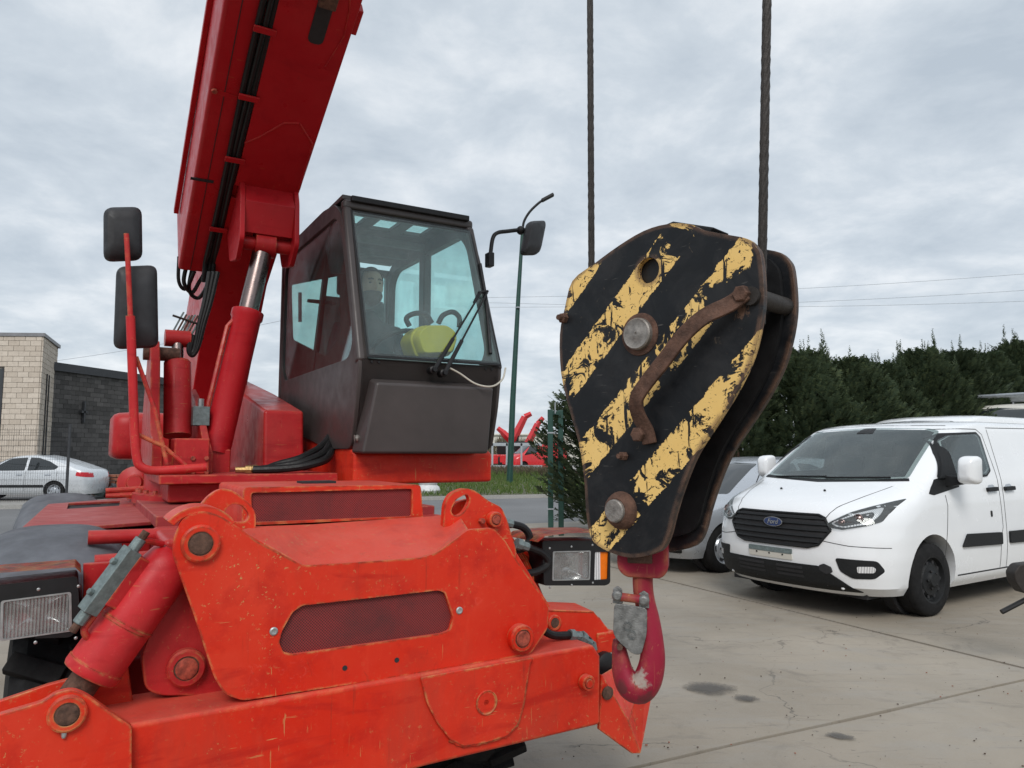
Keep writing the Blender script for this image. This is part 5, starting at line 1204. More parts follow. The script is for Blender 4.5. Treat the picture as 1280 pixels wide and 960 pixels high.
def road_wheel(root, x, y, r, w, steer=0, style='steel'):
    sg = 1 if y > 0 else -1; wh = empty('wheel', (x, y, r), R(steer), root)
    bm = BM(); lathe(bm, (0, -w/2, 0), (0, 1, 0), [(0, r*.64), (0, r*.74), (.006, r*.90), (.02, r*.965), (.035, r*.99), (w*.32, r), (w*.34, r*.985), (w*.36, r), (w*.64, r), (w*.66, r*.985), (w*.68, r), (w-.035, r*.99), (w-.02, r*.965), (w-.006, r*.90), (w, r*.74), (w, r*.64)], 48, cap=False)
    obj('tyre', bm, M['rubber'], wh)
    bm = BM(); y0 = sg*(w/2-.012); lathe(bm, (0, -sg*w*.4, 0), (0, sg, 0), [(0, r*.62), (w*.86, r*.66), (w*.9, r*.655), (w*.88, r*.60), (w*.70, r*.57), (w*.66, r*.50), (w*.80, r*.42), (w*.80, r*.26), (w*.86, r*.20), (w*.94, r*.17), (w*.94, r*.02)], 40)
    rm = obj('rim', bm, M['trim'] if style == 'steel' else M['silver'], wh)
    nh = 10 if style == 'steel' else 5
    for k in range(nh):
        a = 2*math.pi*k/nh; bm = BM(); rr = r*.47 if style == 'steel' else r*.42; s_ = r*.055 if style == 'steel' else r*.12
        c = Vector((math.cos(a)*rr, sg*(w*.345), math.sin(a)*rr)); lathe(bm, c, (0, sg, 0), [(0, s_), (w*.03, s_)], 10); obj('rim_hole', bm, M['gap'], rm)
    for k in range(5):
        a = 2*math.pi*k/5; bm = BM(); bolt(bm, (math.cos(a)*r*.24, sg*w*.44, math.sin(a)*r*.24), (0, sg, 0), r*.035, .012); obj('wheel_nut', bm, M['black'], rm)
    return wh
def ztab(t, n=6, extra=()):
    zs = []
    for a, b in zip(t, t[1:]):
        m = max(1, int((b[0]-a[0])/.035)); zs += [a[0]+(b[0]-a[0])*i/m for i in range(m)]
    return zs+[t[-1][0]]
VANT = [(.22, -.16, -4.90, .90, .42, .12), (.30, -.05, -4.95, .955, .46, .12), (.42, -.012, -4.96, .975, .50, .12), (.55, 0, -4.97, .988, .52, .12), (.72, -.01, -4.97, .990, .54, .12), (.88, -.035, -4.96, .985, .58, .12), (.95, -.07, -4.96, .982, .62, .12), (1.02, -.16, -4.955, .978, .64, .12), (1.10, -.36, -4.95, .972, .60, .12), (1.17, -.60, -4.945, .966, .48, .12), (1.225, -.80, -4.94, .960, .37, .12),
        (1.24, -.83, -4.94, .957, .35, .12), (1.40, -1.05, -4.93, .925, .33, .12), (1.62, -1.36, -4.91, .878, .32, .13), (1.80, -1.64, -4.88, .838, .33, .14), (1.85, -1.76, -4.85, .815, .42, .16), (1.88, -1.92, -4.80, .77, .5, .2), (1.90, -2.12, -4.70, .69, .6, .3), (1.918, -2.5, -4.5, .50, .6, .4), (1.925, -2.9, -4.1, .2, .3, .3)]
VANT = [(z, xf, xr, w, cf*(1.18 if z < 1.2 else 1), cr) for z, xf, xr, w, cf, cr in VANT]
def van(name, loc, rz, mats, label, cat, detail=True, group=None):
    root = empty(name, loc, rz); tag(root, label, cat, group); c = Car(VANT); wp_ = M[mats]
    c.body(ztab(VANT), 'body', wp_, root, [(-1.0, .35, .40), (-3.93, .35, .40)])
    for x in (-1.0, -3.93):
        for y in (-.865, .865): road_wheel(root, x, y, .335, .215)
        for y in (-.72, .72):
            bm = BM(); cyl(bm, (x, y-.05, .36), (x, y+.05, .36), .385, 30); obj('arch_liner', bm, M['gap'], root)
    bm = BM(); box(bm, (-2.5, 0, .24), (4.4, 1.5, .10)); obj('underbody', bm, M['gap'], root)
    if detail:
        b_ = [o for o in root.children if o.name.startswith('body')][0]
        inner = Car([(z, xf-.10, -2.36, w-.075, cf*.95, .04) for z, xf, xr, w, cf, cr in VANT])
        def cut(bm_):
            bmesh.ops.recalc_face_normals(bm_, faces=bm_.faces[:]); me_ = bpy.data.meshes.new('cutter'); bm_.to_mesh(me_); bm_.free(); me_.materials.append(M['trim']); o_ = bpy.data.objects.new('cutter', me_); COL.objects.link(o_); o_.parent = root
            md = b_.modifiers.new('b', 'BOOLEAN'); md.operation = 'DIFFERENCE'; md.object = o_; md.solver = 'EXACT'; md.material_mode = 'TRANSFER'
            dg = bpy.context.evaluated_depsgraph_get(); me2 = bpy.data.meshes.new_from_object(b_.evaluated_get(dg)); b_.modifiers.clear(); b_.data = me2; bpy.data.objects.remove(o_)
        zz = [.96+.0344*i for i in range(26)]; bm = BM(); loft(bm, [inner.outline(z) for z in zz]); cut(bm)
        wo = [(-.76, 1.275), (-.40, 1.252), (0, 1.248), (.40, 1.252), (.76, 1.275), (.69, 1.76), (.60, 1.79), (0, 1.812), (-.60, 1.79), (-.69, 1.76)]
        bm = BM(); prism(bm, [Vector((.1, y, z)) for y, z in wo], (-2.0, 0, 0)); cut(bm)
        bm = BM(); prism(bm, fillet([Vector((x, -1.2, z)) for x, z in ((-1.25, 1.285), (-1.42, 1.50), (-1.57, 1.655), (-1.70, 1.712), (-2.15, 1.73), (-2.185, 1.695), (-2.19, 1.35), (-2.10, 1.30))], .03), (0, 2.4, 0)); cut(bm)
        b_.data.shade_smooth(); b_.data.set_sharp_from_angle(angle=R(30))
        for y in (-.52, -.12, .45):
            bm = BM(); prism(bm, fillet([Vector((x, y-.2, z)) for x, z in ((-1.98, .9), (-2.05, 1.48), (-2.15, 1.48), (-2.18, .9))], .04), (0, .4, 0)); st = obj('seat_back', bm, M['seatdark'], root, bevel=.03)
            bm = BM(); box(bm, (-2.12, y, 1.58), (.10, .24, .18)); obj('headrest', bm, M['seatdark'], st, bevel=.03)
        bm = BM(); tube(bm, [Vector((-1.42, .45, 1.16))+Vector((-.08*math.sin(a), .18*math.cos(a), .16*math.sin(a))) for a in [2*math.pi*k/28 for k in range(29)]], .014, 8, cap=False); obj('steering_wheel', bm, M['black'], root)
        bm = BM(); prism(bm, [Vector((x, -.80, z)) for x, z in ((-.98, .97), (-.95, 1.20), (-1.12, 1.235), (-1.30, 1.18), (-1.34, .97))], (0, 1.6, 0)); obj('dashboard', bm, M['seatdark'], root, bevel=.03)
        bm = BM(); box(bm, (-1.56, 0, 1.70), (.03, .22, .07)); obj('rear_view_mirror', bm, M['black'], root, bevel=.01)
    wg = M['autoglass'] if detail else M['carglass']
    # glass
    ws = [(-.80, 1.262), (-.40, 1.236), (0, 1.232), (.40, 1.236), (.80, 1.262), (.725, 1.775), (.62, 1.808), (0, 1.832), (-.62, 1.808), (-.725, 1.775)]
    c.patch(ws, 'f', .006, 'windscreen', wg, root, r=.03, cuts=5, th=.004, shell=detail)
    c.patch([(-.82, 1.235), (0, 1.205), (.82, 1.235), (.80, 1.262), (.40, 1.236), (0, 1.232), (-.4, 1.236), (-.80, 1.262)], 'f', .008, 'scuttle', M['trim'], root, cuts=4)
    for sg in (1, -1):
        if not detail: c.patch([(-1.02, 1.13), (-1.22, 1.33), (-1.60, 1.70), (-1.72, 1.755), (-2.18, 1.765), (-2.225, 1.72), (-2.23, 1.33), (-2.12, 1.27), (-1.55, 1.175), (-1.10, 1.115)], 's', .004, 'window_seal', M['trim'], root, sgn=sg, r=.03, cuts=4)
        else:
            c.patch([(-1.00, 1.12), (-1.13, 1.25), (-1.22, 1.265), (-1.55, 1.265), (-1.55, 1.17), (-1.08, 1.105)], 's', .004, 'window_seal', M['trim'], root, sgn=sg, r=.01, cuts=4)
            c.line([(-1.20, 1.27), (-1.55, 1.265), (-2.12, 1.283), (-2.212, 1.335), (-2.212, 1.705), (-2.165, 1.75), (-1.68, 1.732), (-1.545, 1.672), (-1.39, 1.515), (-1.20, 1.27)], 's', 'window_seal', root, 'trim', .036, sgn=sg, off=.010)
            c.patch([(-1.205, 1.262), (-1.39, 1.51), (-1.50, 1.63), (-1.52, 1.265)], 's', .024, 'sail_panel', M['trim'], root, sgn=sg, cuts=5)
        c.patch([(-1.225, 1.275), (-1.40, 1.505), (-1.555, 1.665), (-1.69, 1.725), (-2.16, 1.745), (-2.20, 1.70), (-2.205, 1.34), (-2.11, 1.285)], 's', .018, 'side_window', wg, root, sgn=sg, r=.03, cuts=5, th=.004, shell=detail)
        if not detail: continue
        c.line([(-1.18, .48), (-1.26, .80), (-1.30, 1.0), (-1.28, 1.10)], 's', 'door_seam', root, sgn=sg)
        c.line([(-1.70, 1.795), (-1.85, 1.80), (-2.20, 1.80), (-2.29, 1.74), (-2.33, 1.30), (-2.33, .75), (-2.27, .62), (-2.27, .34)], 's', 'door_seam', root, sgn=sg)
        c.line([(-2.42, 1.80), (-2.40, .9), (-2.40, .34)], 's', 'door_seam', root, sgn=sg)
        c.line([(-2.42, 1.82), (-3.6, 1.83), (-3.65, 1.75), (-3.62, .40)], 's', 'door_seam', root, sgn=sg)
        c.line([(-1.45, .335), (-3.45, .335)], 's', 'sill_seam', root, sgn=sg, w=.014)
        c.patch([(-1.50, .60), (-2.27, .58), (-2.27, .70), (-1.60, .72)], 's', .022, 'side_moulding', M['trim'], root, sgn=sg, r=.02)
        c.patch([(-2.44, .58), (-3.45, .56), (-3.45, .69), (-2.44, .70)], 's', .022, 'side_moulding', M['trim'], root, sgn=sg, r=.02)
        for x in (-2.17, -2.53):
            c.patch([(x-.10, 1.115), (x+.10, 1.11), (x+.10, 1.15), (x-.10, 1.155)], 's', .03, 'door_handle', M['trim'], root, sgn=sg, r=.015)
            c.patch([(x-.085, 1.10), (x+.085, 1.095), (x+.06, 1.175), (x-.06, 1.18)], 's', .004, 'handle_recess', M['silver'], root, sgn=sg, r=.03)
        c.patch([(-2.10, .86), (-2.13, .86), (-2.13, .92), (-2.10, .92)], 's', .006, 'lock', M['trim'], root, sgn=sg, r=.012)
        # mirror
        mr = empty('door_mirror', parent=root); y0 = c.sy(-1.45, 1.2)
        bm = BM(); prism(bm, fillet([Vector((-1.30, sg*(y0-.02), 1.17)), Vector((-1.33, sg*(y0+.15), 1.21)), Vector((-1.33, sg*(y0+.15), 1.27)), Vector((-1.30, sg*(y0-.02), 1.30))], .02), (-.13, 0, 0)); obj('mirror_foot', bm, M['trim'], mr, bevel=.01)
        bm = BM(); mc = Vector((-1.38, sg*(y0+.185), 1.34)); rg = []
        sh = fillet([Vector((0, -.09, -.14)), Vector((0, .085, -.135)), Vector((0, .09, .155)), Vector((0, -.07, .16))], .05, 5)
        for dx, sc in ((-.075, .96), (-.05, 1), (.0, .98), (.05, .9), (.085, .72), (.10, .4)): rg.append([mc+Vector((dx-.02*p.y*sg, sg*p.y*sc, p.z*sc)) for p in sh])
        loft(bm, rg); obj('mirror_shell', bm, wp_, mr, ang=50)
        bm = BM(); prism(bm, [mc+Vector((-.076, sg*p.y*.88, p.z*.9)) for p in sh], (-.004, 0, 0)); obj('mirror_glass', bm, M['carglass'], mr)
        # headlight
        yl = lambda a: [(sg*y, z) for y, z in a]
        hz = lambda a: [(.53+(y-.53)*.92, .86+(z-.80)*.90) for y, z in a]
        HLp = hz([(.53, .80), (.56, .76), (.66, .745), (.84, .79), (.925, .83), (.945, .93), (.955, 1.05), (.86, 1.0), (.70, .92)])
        hd_ = c.patch(yl(HLp), 'f', .004, 'headlight', M['trim'], root, r=.012, cuts=5)
        c.patch(yl(hz([(.56, .805), (.60, .775), (.68, .765), (.86, .81), (.90, .90), (.89, .97), (.72, .90)])), 'f', .009, 'reflector', M['reflector'], hd_, r=.02, cuts=4)
        c.patch(yl(hz([(.585, .808), (.61, .79), (.68, .78), (.84, .825), (.87, .89), (.85, .925), (.72, .88)])), 'f', .013, 'lamp_bowl', M['trim'], hd_, r=.02, cuts=4)
        for yy, zz, rr in ((.745, .91, .042), (.635, .872, .03)):
            x_ = c.fx(yy, zz); bm = BM(); lathe(bm, (x_-.01, sg*yy, zz), (1, sg*.4, .15), [(0, rr), (.026, rr), (.028, rr*.8), (.020, rr*.7), (.028, rr*.4), (.032, .002)], 22); obj('projector', bm, M['chrome'], hd_)
        c.patch(yl(HLp), 'f', .024, 'lamp_cover', M['clear'], hd_, r=.012, cuts=5)
        FG = [(.60, .56), (.63, .445), (.72, .385), (.86, .39), (.92, .46), (.885, .55)]
        fg_ = c.patch(yl(FG), 'f', .006, 'fog_lamp_recess', M['trim'], root, r=.025, cuts=4)
        c.patch(yl([(.76, .44), (.865, .445), (.875, .48), (.86, .50), (.76, .495)]), 'f', .012, 'fog_lamp', M['reflector'], fg_, r=.012, cuts=3)
        c.line(yl([(.50, .70), (.70, .67), (.95, .66)]), 'f', 'bumper_seam', root, w=.006)
        c.line(yl([(.52, .80), (.50, .9), (.55, 1.0), (.66, 1.1), (.76, 1.2)]), 'f', 'bonnet_seam', root, w=.007)
        bm = BM(); ico(bm, (c.fx(.62, .29)+.002, sg*.62, .29), .018, 2); obj('parking_sensor', bm, wp_, root)
    if not detail: return root, c
    def squash():
        for o_ in root.children_recursive:
            if o_.type == 'MESH' and o_.parent.name.split('.')[0] != 'wheel' and (o_.parent.parent is None or o_.parent.parent.name.split('.')[0] != 'wheel'):
                for v_ in o_.data.vertices:
                    if v_.co.z > 1.24: v_.co.z = 1.24+(v_.co.z-1.24)*.90
    # grille with louvres
    G_ = [(-.56, .80), (-.50, .905), (-.44, .93), (.44, .93), (.50, .905), (.56, .80), (.46, .665), (.36, .635), (-.36, .635), (-.46, .665)]
    gr = c.patch(G_, 'f', .004, 'grille', M['gap'], root, r=.03, cuts=5)
    for z in (.685, .735, .79, .845, .895):
        w_ = .56-abs(z-.80)*(.55 if z > .8 else .72); bm = BM(); rg = []
        for i in range(25):
            y = -w_+2*w_*i/24; x = c.fx(y, z); rg.append([Vector((x+.004, y, z-.014)), Vector((x+.022, y, z-.004)), Vector((x+.012, y, z+.014)), Vector((x+.002, y, z+.012))])
        loft(bm, rg); obj('louvre', bm, M['trim'], gr)
    for a, b in zip(G_, G_[1:]+G_[:1]):
        bm = BM(); tube(bm, [Vector((c.fx(a[0]+(b[0]-a[0])*i/6, a[1]+(b[1]-a[1])*i/6)+.008, a[0]+(b[0]-a[0])*i/6, a[1]+(b[1]-a[1])*i/6)) for i in range(7)], .012, 8); obj('grille_rim', bm, M['trim'], gr)
    bx = c.fx(0, .84)+.026
    bm = BM(); ov = [(math.cos(a)*.098, math.sin(a)*.040) for a in [2*math.pi*k/40 for k in range(40)]]
    prism(bm, [Vector((bx, y*1.08, .842+z*1.14)) for y, z in ov], (.006, 0, 0)); bd = obj('badge_rim', bm, M['zinc'], gr)
    bm = BM(); prism(bm, [Vector((bx+.004, y, .842+z)) for y, z in ov], (.006, 0, 0)); obj('badge', bm, M['blueoval'], bd)
    tx = bpy.data.curves.new('lettering', 'FONT'); tx.body = 'Ford'; tx.size = .062; tx.align_x = 'CENTER'; tx.align_y = 'CENTER'; tx.extrude = .0015; tx.shear = .25; tx.offset = .0008
    to = bpy.data.objects.new('t', tx); COL.objects.link(to); dg = bpy.context.evaluated_depsgraph_get(); tm = bpy.data.meshes.new_from_object(to.evaluated_get(dg)); bpy.data.objects.remove(to)
    tm.transform(Matrix.Translation((bx+.012, 0, .842)) @ Matrix(((0, 0, 1, 0), (1, 0, 0, 0), (0, 1, 0, 0), (0, 0, 0, 1)))); tm.materials.clear(); tm.materials.append(M['zinc'])
    lt_ = bpy.data.objects.new('lettering', tm); COL.objects.link(lt_); lt_.parent = bd
    # plate holder, lower bumper, tow eye cover
    c.patch([(-.30, .555), (-.30, .60), (.20, .60), (.20, .555)], 'f', .012, 'plate_holder', M['castgrey'], root, r=.006)
    c.patch([(-.30, .50), (-.30, .553), (.20, .553), (.20, .50)], 'f', .008, 'plate_holder', M['cream'], root, r=.006)
    for y in (-.2, -.05, .1):
        bm = BM(); x_ = c.fx(y, .54); lathe(bm, (x_+.006, y, .54), (1, 0, 0), [(0, .009), (.006, .008)], 8); obj('plate_screw', bm, M['trim'], root)
    lb = c.patch([(-.72, .475), (.46, .475), (.60, .38), (.76, .255), (-.80, .255), (-.80, .40)], 'f', .010, 'lower_bumper', M['trim'], root, r=.03, cuts=5)
    for z in (.36, .40, .44):
        for y0, y1 in ((-.46, -.12), (.02, .30)):
            c.patch([(y0, z-.012), (y1, z-.012), (y1, z+.012), (y0, z+.012)], 'f', .013, 'bumper_slot', M['gap'], lb, r=.004)
    c.patch([(.46, .44), (.52, .405), (.57, .43), (.56, .475), (.50, .50), (.46, .48)], 'f', .014, 'tow_eye_cover', M['gap'], root, r=.01)
    for y in (-.25, .25):
        x_ = c.fx(y, 1.13); bm = BM(); ico(bm, (x_+.004, y, 1.135), .014, 1); obj('washer_jet', bm, M['black'], root)
    for a, b in (((-.62, 1.245), (.02, 1.262)), ((.02, 1.25), (.66, 1.268))):
        bm = BM(); tube(bm, [Vector((c.fx(a[0]+(b[0]-a[0])*i/8, a[1]+(b[1]-a[1])*i/8)+.022, a[0]+(b[0]-a[0])*i/8, a[1]+(b[1]-a[1])*i/8)) for i in range(9)], .010, 6); obj('wiper', bm, M['black'], root)
    c.patch([(-.10, 1.76), (.10, 1.76), (.07, 1.825), (-.07, 1.825)], 'f', .011, 'sensor_housing', M['black'], root, r=.02)
    c.line([(-.70, 1.84), (0, 1.858), (.70, 1.84)], 'f', 'roof_seam', root, w=.006)
    squash()
    return root, c
VH = math.atan2(-.54, -.84); VHd = Vector((-.84, -.54, 0)).normalized(); VLd = Vector((.54, -.84, 0)).normalized()
wv = (ground(1145, 772)+ground(955, 733))/2 + VHd*.93 + Vector((.03, 0, 0))
van('delivery_van', (wv.x, wv.y, 0), VH, 'white', 'clean white panel van with black grille facing the camera in front of the hedge', 'van')
# silver hatchback to its left
CART = [(.20, -.14, -4.30, .76, .34, .2), (.32, -.03, -4.36, .82, .40, .3), (.50, 0, -4.38, .855, .46, .34), (.66, -.02, -4.38, .865, .50, .36), (.74, -.08, -4.37, .862, .52, .36), (.80, -.25, -4.36, .855, .54, .34), (.87, -.62, -4.34, .845, .52, .34), (.93, -.98, -4.30, .83, .42, .34), (.95, -1.05, -4.28, .825, .42, .34),
        (1.10, -1.32, -4.14, .76, .40, .32), (1.28, -1.66, -3.92, .685, .38, .3), (1.36, -1.84, -3.78, .64, .40, .3), (1.41, -2.05, -3.6, .56, .45, .35), (1.44, -2.4, -3.2, .36, .4, .3)]
def car(name, loc, rz, mat, label, group=None, tab=CART):
    root = empty(name, loc, rz); tag(root, label, 'car', group); c = Car(tab)
    c.body(ztab(tab), 'body', M[mat], root, [(-.85, .30, .34), (-3.42, .30, .34)])
    for x in (-.85, -3.42):
        for y in (-.74, .74): road_wheel(root, x, y, .31, .19, 0, 'alloy')
        for y in (-.60, .60):
            bm = BM(); cyl(bm, (x, y-.05, .31), (x, y+.05, .31), .33, 26); obj('arch_liner', bm, M['gap'], root)
    c.patch([(-.62, .965), (0, .955), (.62, .965), (.50, 1.35), (0, 1.37), (-.50, 1.35)], 'f', .005, 'windscreen', M['carglass'], root, r=.03, cuts=5)
    for sg in (1, -1):
        c.patch([(-1.45, .94), (-1.75, 1.16), (-2.0, 1.32), (-2.5, 1.355), (-2.5, .95)], 's', .004, 'side_window', M['carglass'], root, sgn=sg, r=.03, cuts=4)
        c.patch([(-2.58, .95), (-2.58, 1.355), (-2.85, 1.34), (-3.2, 1.23), (-3.5, 1.06), (-3.4, .97)], 's', .004, 'side_window', M['carglass'], root, sgn=sg, r=.03, cuts=4)
        c.line([(-1.20, .30), (-1.28, .7), (-1.34, .93), (-1.75, 1.22), (-2.0, 1.36)], 's', 'door_seam', root, sgn=sg)
        for x in (-2.54, -3.5): c.line([(x, .92), (x+.02, .6), (x+.03, .3)], 's', 'door_seam', root, sgn=sg)
        c.patch([(-1.3, .42), (-3.1, .42), (-3.1, .50), (-1.3, .50)], 's', .014, 'side_moulding', M['trim'], root, sgn=sg, r=.02)
        for x in (-2.36, -3.22): c.patch([(x-.09, .80), (x+.09, .80), (x+.09, .835), (x-.09, .835)], 's', .02, 'door_handle', M['silver'], root, sgn=sg, r=.012)
        bm = BM(); ico(bm, (-1.42, sg*.92, 1.0), .1, 3, (.6, 1, .75)); obj('door_mirror', bm, M[mat], root)
        h_ = c.patch([(sg*y, z) for y, z in ((.46, .62), (.62, .57), (.80, .62), (.84, .72), (.70, .74), (.52, .70))], 'f', .006, 'headlight', M['zinc'], root, r=.03, cuts=4)
        c.patch([(sg*y, z) for y, z in ((.50, .63), (.62, .60), (.74, .64), (.74, .69), (.62, .69))], 'f', .012, 'lamp_bowl', M['trim'], h_, r=.03, cuts=3)
        c.patch([(sg*y, z) for y, z in ((.52, .28), (.70, .27), (.76, .38), (.54, .38))], 'f', .006, 'fog_lamp_recess', M['trim'], root, r=.02, cuts=3)
        xr = lerp_tab(tab, .8)[1]
        c.patch([(xr+.02, .72), (xr+.42, .78), (xr+.40, .90), (xr+.06, .88)], 's', .008, 'tail_lamp', M['tailred'], root, sgn=sg, r=.03, cuts=4)
    g = c.patch([(-.42, .56), (.42, .56), (.46, .68), (-.46, .68)], 'f', .006, 'grille', M['trim'], root, r=.03, cuts=4)
    c.patch([(-.50, .27), (.50, .27), (.46, .42), (-.46, .42)], 'f', .006, 'air_intake', M['trim'], root, r=.02, cuts=4)
    return root
p = ground(905, 716)-VLd*.80+VHd*.85
car('parked_car', (p.x, p.y, 0), VH, 'silver', 'silver car parked beside the white van, half hidden behind the hook block')
# vehicles whose roofs show beyond the van
rv0, cc = van('parked_van', (5.47, 11.87, 0), VH, 'white', 'pale van of which only the roof shows above the white van', 'van', detail=False); rv0.scale.z = 1.12
pr = at(1252, 505, 18.6); rv, cc = van('rack_van', (pr.x-1.95*.84, pr.y-1.95*.54, 0), VH, 'cream', 'off-white van with a metal roof rack at the right edge behind the white van', 'van', detail=False); rv.scale.z = pr.z/1.905
for k in range(7):
    bm = BM(); tube(bm, [Vector((-2.0-k*.4, -.8, 2.06)), Vector((-2.0-k*.4, .8, 2.06))], .03, 8); obj('rack_bar', bm, M['galv'], rv)
for y in (-.8, .8):
    bm = BM(); tube(bm, [Vector((-1.6, y, 2.14)), Vector((-4.6, y, 2.06))], .035, 8); obj('rack_rail', bm, M['galv'], rv)
    for x in (-2.0, -3.2, -4.4):
        bm = BM(); tube(bm, [Vector((x, y*.97, 1.90)), Vector((x, y, 2.08))], .025, 8); obj('rack_foot', bm, M['galv'], rv)

# ------------------------------------------------------------------ conifer hedge
def conifer_mesh(seed, H, Rb, n, lean=0):
    rnd = random.Random(seed); vs = []; fs = []
    def spray(p, d, ln, w):
        # flat feathery spray: a spine with side leaflets
        d = d.normalized(); up = Vector((rnd.uniform(-.5, .5), rnd.uniform(-.5, .5), 1)); s = d.cross(up).normalized(); m = 5
        b = len(vs); vs.extend([p-s*w*.10, p+s*w*.10, p+d*ln]); fs.append((b, b+1, b+2))
        for i in range(m):
            t = .10+.78*i/m; q = p+d*ln*t; l = w*(1-t*.62)*rnd.uniform(.75, 1.25)
            for sg in (-1, 1):
                e = q+(s*sg*.80+d*.62+Vector((0, 0, rnd.uniform(-.25, .12))))*l; b = len(vs); k = d*w*.26
                vs.extend([q-k, q+k, e]); fs.append((b, b+1, b+2))
    lumps = [(rnd.uniform(0, 6.28), rnd.random(), rnd.uniform(.7, 1.25)) for _ in range(26)]
    for i in range(n):
        t = rnd.random()**.85; a = rnd.uniform(0, 6.283); z = .05*H+H*.93*t
        env = Rb*(1-t**2.4*.80)*(.72+.28*min(1, t*6))
        l = 1+.22*math.sin(a*3+t*9+seed)+.16*math.sin(a*5-t*17+seed*2)
        k = rnd.random(); rr = env*l*(.52+.48*k**.5)
        p = Vector((math.cos(a)*rr, math.sin(a)*rr, z)); out = Vector((math.cos(a), math.sin(a), rnd.uniform(.15, 1.1)+t*.6))
        spray(p, out, rnd.uniform(.16, .34), rnd.uniform(.07, .13))
    for k in range(9):       # leaders that stand above the crown
        a = rnd.uniform(0, 6.28); rr = Rb*rnd.uniform(0, .62); bx, by = math.cos(a)*rr, math.sin(a)*rr; hh = H*(.96+rnd.uniform(0, .15)) if k else H*1.16
        z = H*.78
        while z < hh:
            t = (z-H*.78)/(hh-H*.78); w = .24*(1-t)+.03
            for _ in range(3):
                aa = rnd.uniform(0, 6.28); spray(Vector((bx, by, z)), Vector((math.cos(aa), math.sin(aa), 1.3)), w*1.15, w*.42)
            z += .045
    core = []
    me = bpy.data.meshes.new('crown'); me.from_pydata(vs, [], fs)
    bm = bmesh.new(); bm.from_mesh(me)
    for _ in range(int(H*30)):     # inner dead-end twigs block the view through
        a = rnd.uniform(0, 6.28); t = rnd.random(); rr = Rb*.42*rnd.random()*(1-t*.6); c = Vector((math.cos(a)*rr, math.sin(a)*rr, H*(.03+.85*t))); q = [bm.verts.new(c+Vector((rnd.uniform(-1, 1), rnd.uniform(-1, 1), rnd.uniform(-1, 1)))*.30) for _ in range(3)]; bm.faces.new(q)
    bm.to_mesh(me); bm.free(); me.materials.append(M['conifer']); return me
CM = [conifer_mesh(s, 3.9, 1.25, 5200) for s in (1, 2, 3)]
def tree_trunk(H):
    bm = BM(); tube(bm, [(0, 0, 0), (.02, .01, H*.4), (0, .02, H*.85)], [.09, .07, .02], 10)
    for k in range(16):
        a = k*2.4; z = H*(.08+.045*k); tube(bm, [(0, 0, z), (math.cos(a)*.4, math.sin(a)*.4, z+.25), (math.cos(a)*.85*(1-k/24), math.sin(a)*.85*(1-k/24), z+.6)], [.03, .02, .006], 5, cap=False)
    me = bpy.data.meshes.new('trunk'); bm.to_mesh(me); bm.free(); me.materials.append(M['bark']); return me
TM = tree_trunk(3.9)
rnd = random.Random(21)
tree_px = [(764, 14.4, .98), (1010, 14.2, .90), (915, 14.6, .83), (1062, 15.2, .86), (1108, 16.6, .90), (1150, 18.2, 1.0), (1192, 20.0, 1.08), (1235, 21.5, 1.14), (1280, 23.0, 1.24), (1325, 23.5, 1.26)]
names = {764: 'dark conifer standing alone behind the green steel gate frame', 1010: 'tallest conifer with a thin spire just right of the hook block', 915: 'conifer half hidden by the hook block above the silver car roof',
         1062: 'conifer above the left half of the white van windscreen', 1108: 'conifer above the right half of the white van windscreen', 1150: 'conifer above the front corner of the white van roof', 1192: 'conifer above the side window of the white van',
         1235: 'conifer above the pale van roof, just left of the roof rack', 1280: 'conifer directly behind the roof rack', 1325: 'rightmost conifer of the hedge, cropped by the right edge'}
for i, (px, y, sc) in enumerate(tree_px):
    t = empty('conifer', ((px-640)/930*y, y+rnd.uniform(-.3, .3), -.02), rnd.uniform(0, 6.28)); t.scale = (sc*rnd.uniform(.95, 1.08), sc*rnd.uniform(.95, 1.08), sc*rnd.uniform(.96, 1.02))
    for nm, me in (('crown', CM[i % 3]), ('trunk', TM)):
        o = bpy.data.objects.new(nm, me); COL.objects.link(o); o.parent = t
    tag(t, names.get(px, 'dark green conifer in the clipped hedge row behind the parked vans'), 'tree', 'conifers of the hedge row')
# ------------------------------------------------------------------ street lamp, gate frame, far yard
y = 37.0
lamp = empty('street_lamp', at(637, 603, y) * Vector((1, 1, 0)) if False else Vector((at(637, 600, y).x, y, 0))); tag(lamp, 'tall dark green street lamp with a curved arm on the grass verge', 'street lamp')
def lp(px, py): q = at(px, py, y); return Vector((q.x-lamp.location.x, 0, q.z))
bm = BM(); tube(bm, [(0, 0, 0), lp(641, 500), lp(648, 370), lp(653, 290)], [.16, .145, .11, .085], 14); obj('pole', bm, M['green'], lamp)
bm = BM(); tube(bm, spline([lp(653, 290), lp(655, 277), lp(662, 265), lp(672, 255), lp(680, 249)], 5), .065, 10); obj('arm', bm, M['black'], lamp)
bm = BM(); a, b = lp(677, 251), lp(692, 243); d = b-a; M3 = Matrix((Vector((0, 1, 0)), d.normalized().cross(Vector((0, 1, 0))), d.normalized())).transposed(); box(bm, (a+b)/2, (.28, .16, d.length), M3); obj('lantern', bm, M['black'], lamp, bevel=.04)
bm = BM(); cyl(bm, lp(647.5, 385)-Vector((0, .13, .03)), lp(647.5, 385)-Vector((0, .13, -.03)), .1, 8); obj('clamp_band', bm, M['galv'], lamp)
y = 13.6
gf = empty('gate_frame', Vector((at(695, 560, y).x, y, 0))); tag(gf, 'dark green steel gate post frame standing in front of the lone conifer', 'gate post')
def gp(px, py): q = at(px, py, y); return Vector((q.x-gf.location.x, q.y-y, q.z))
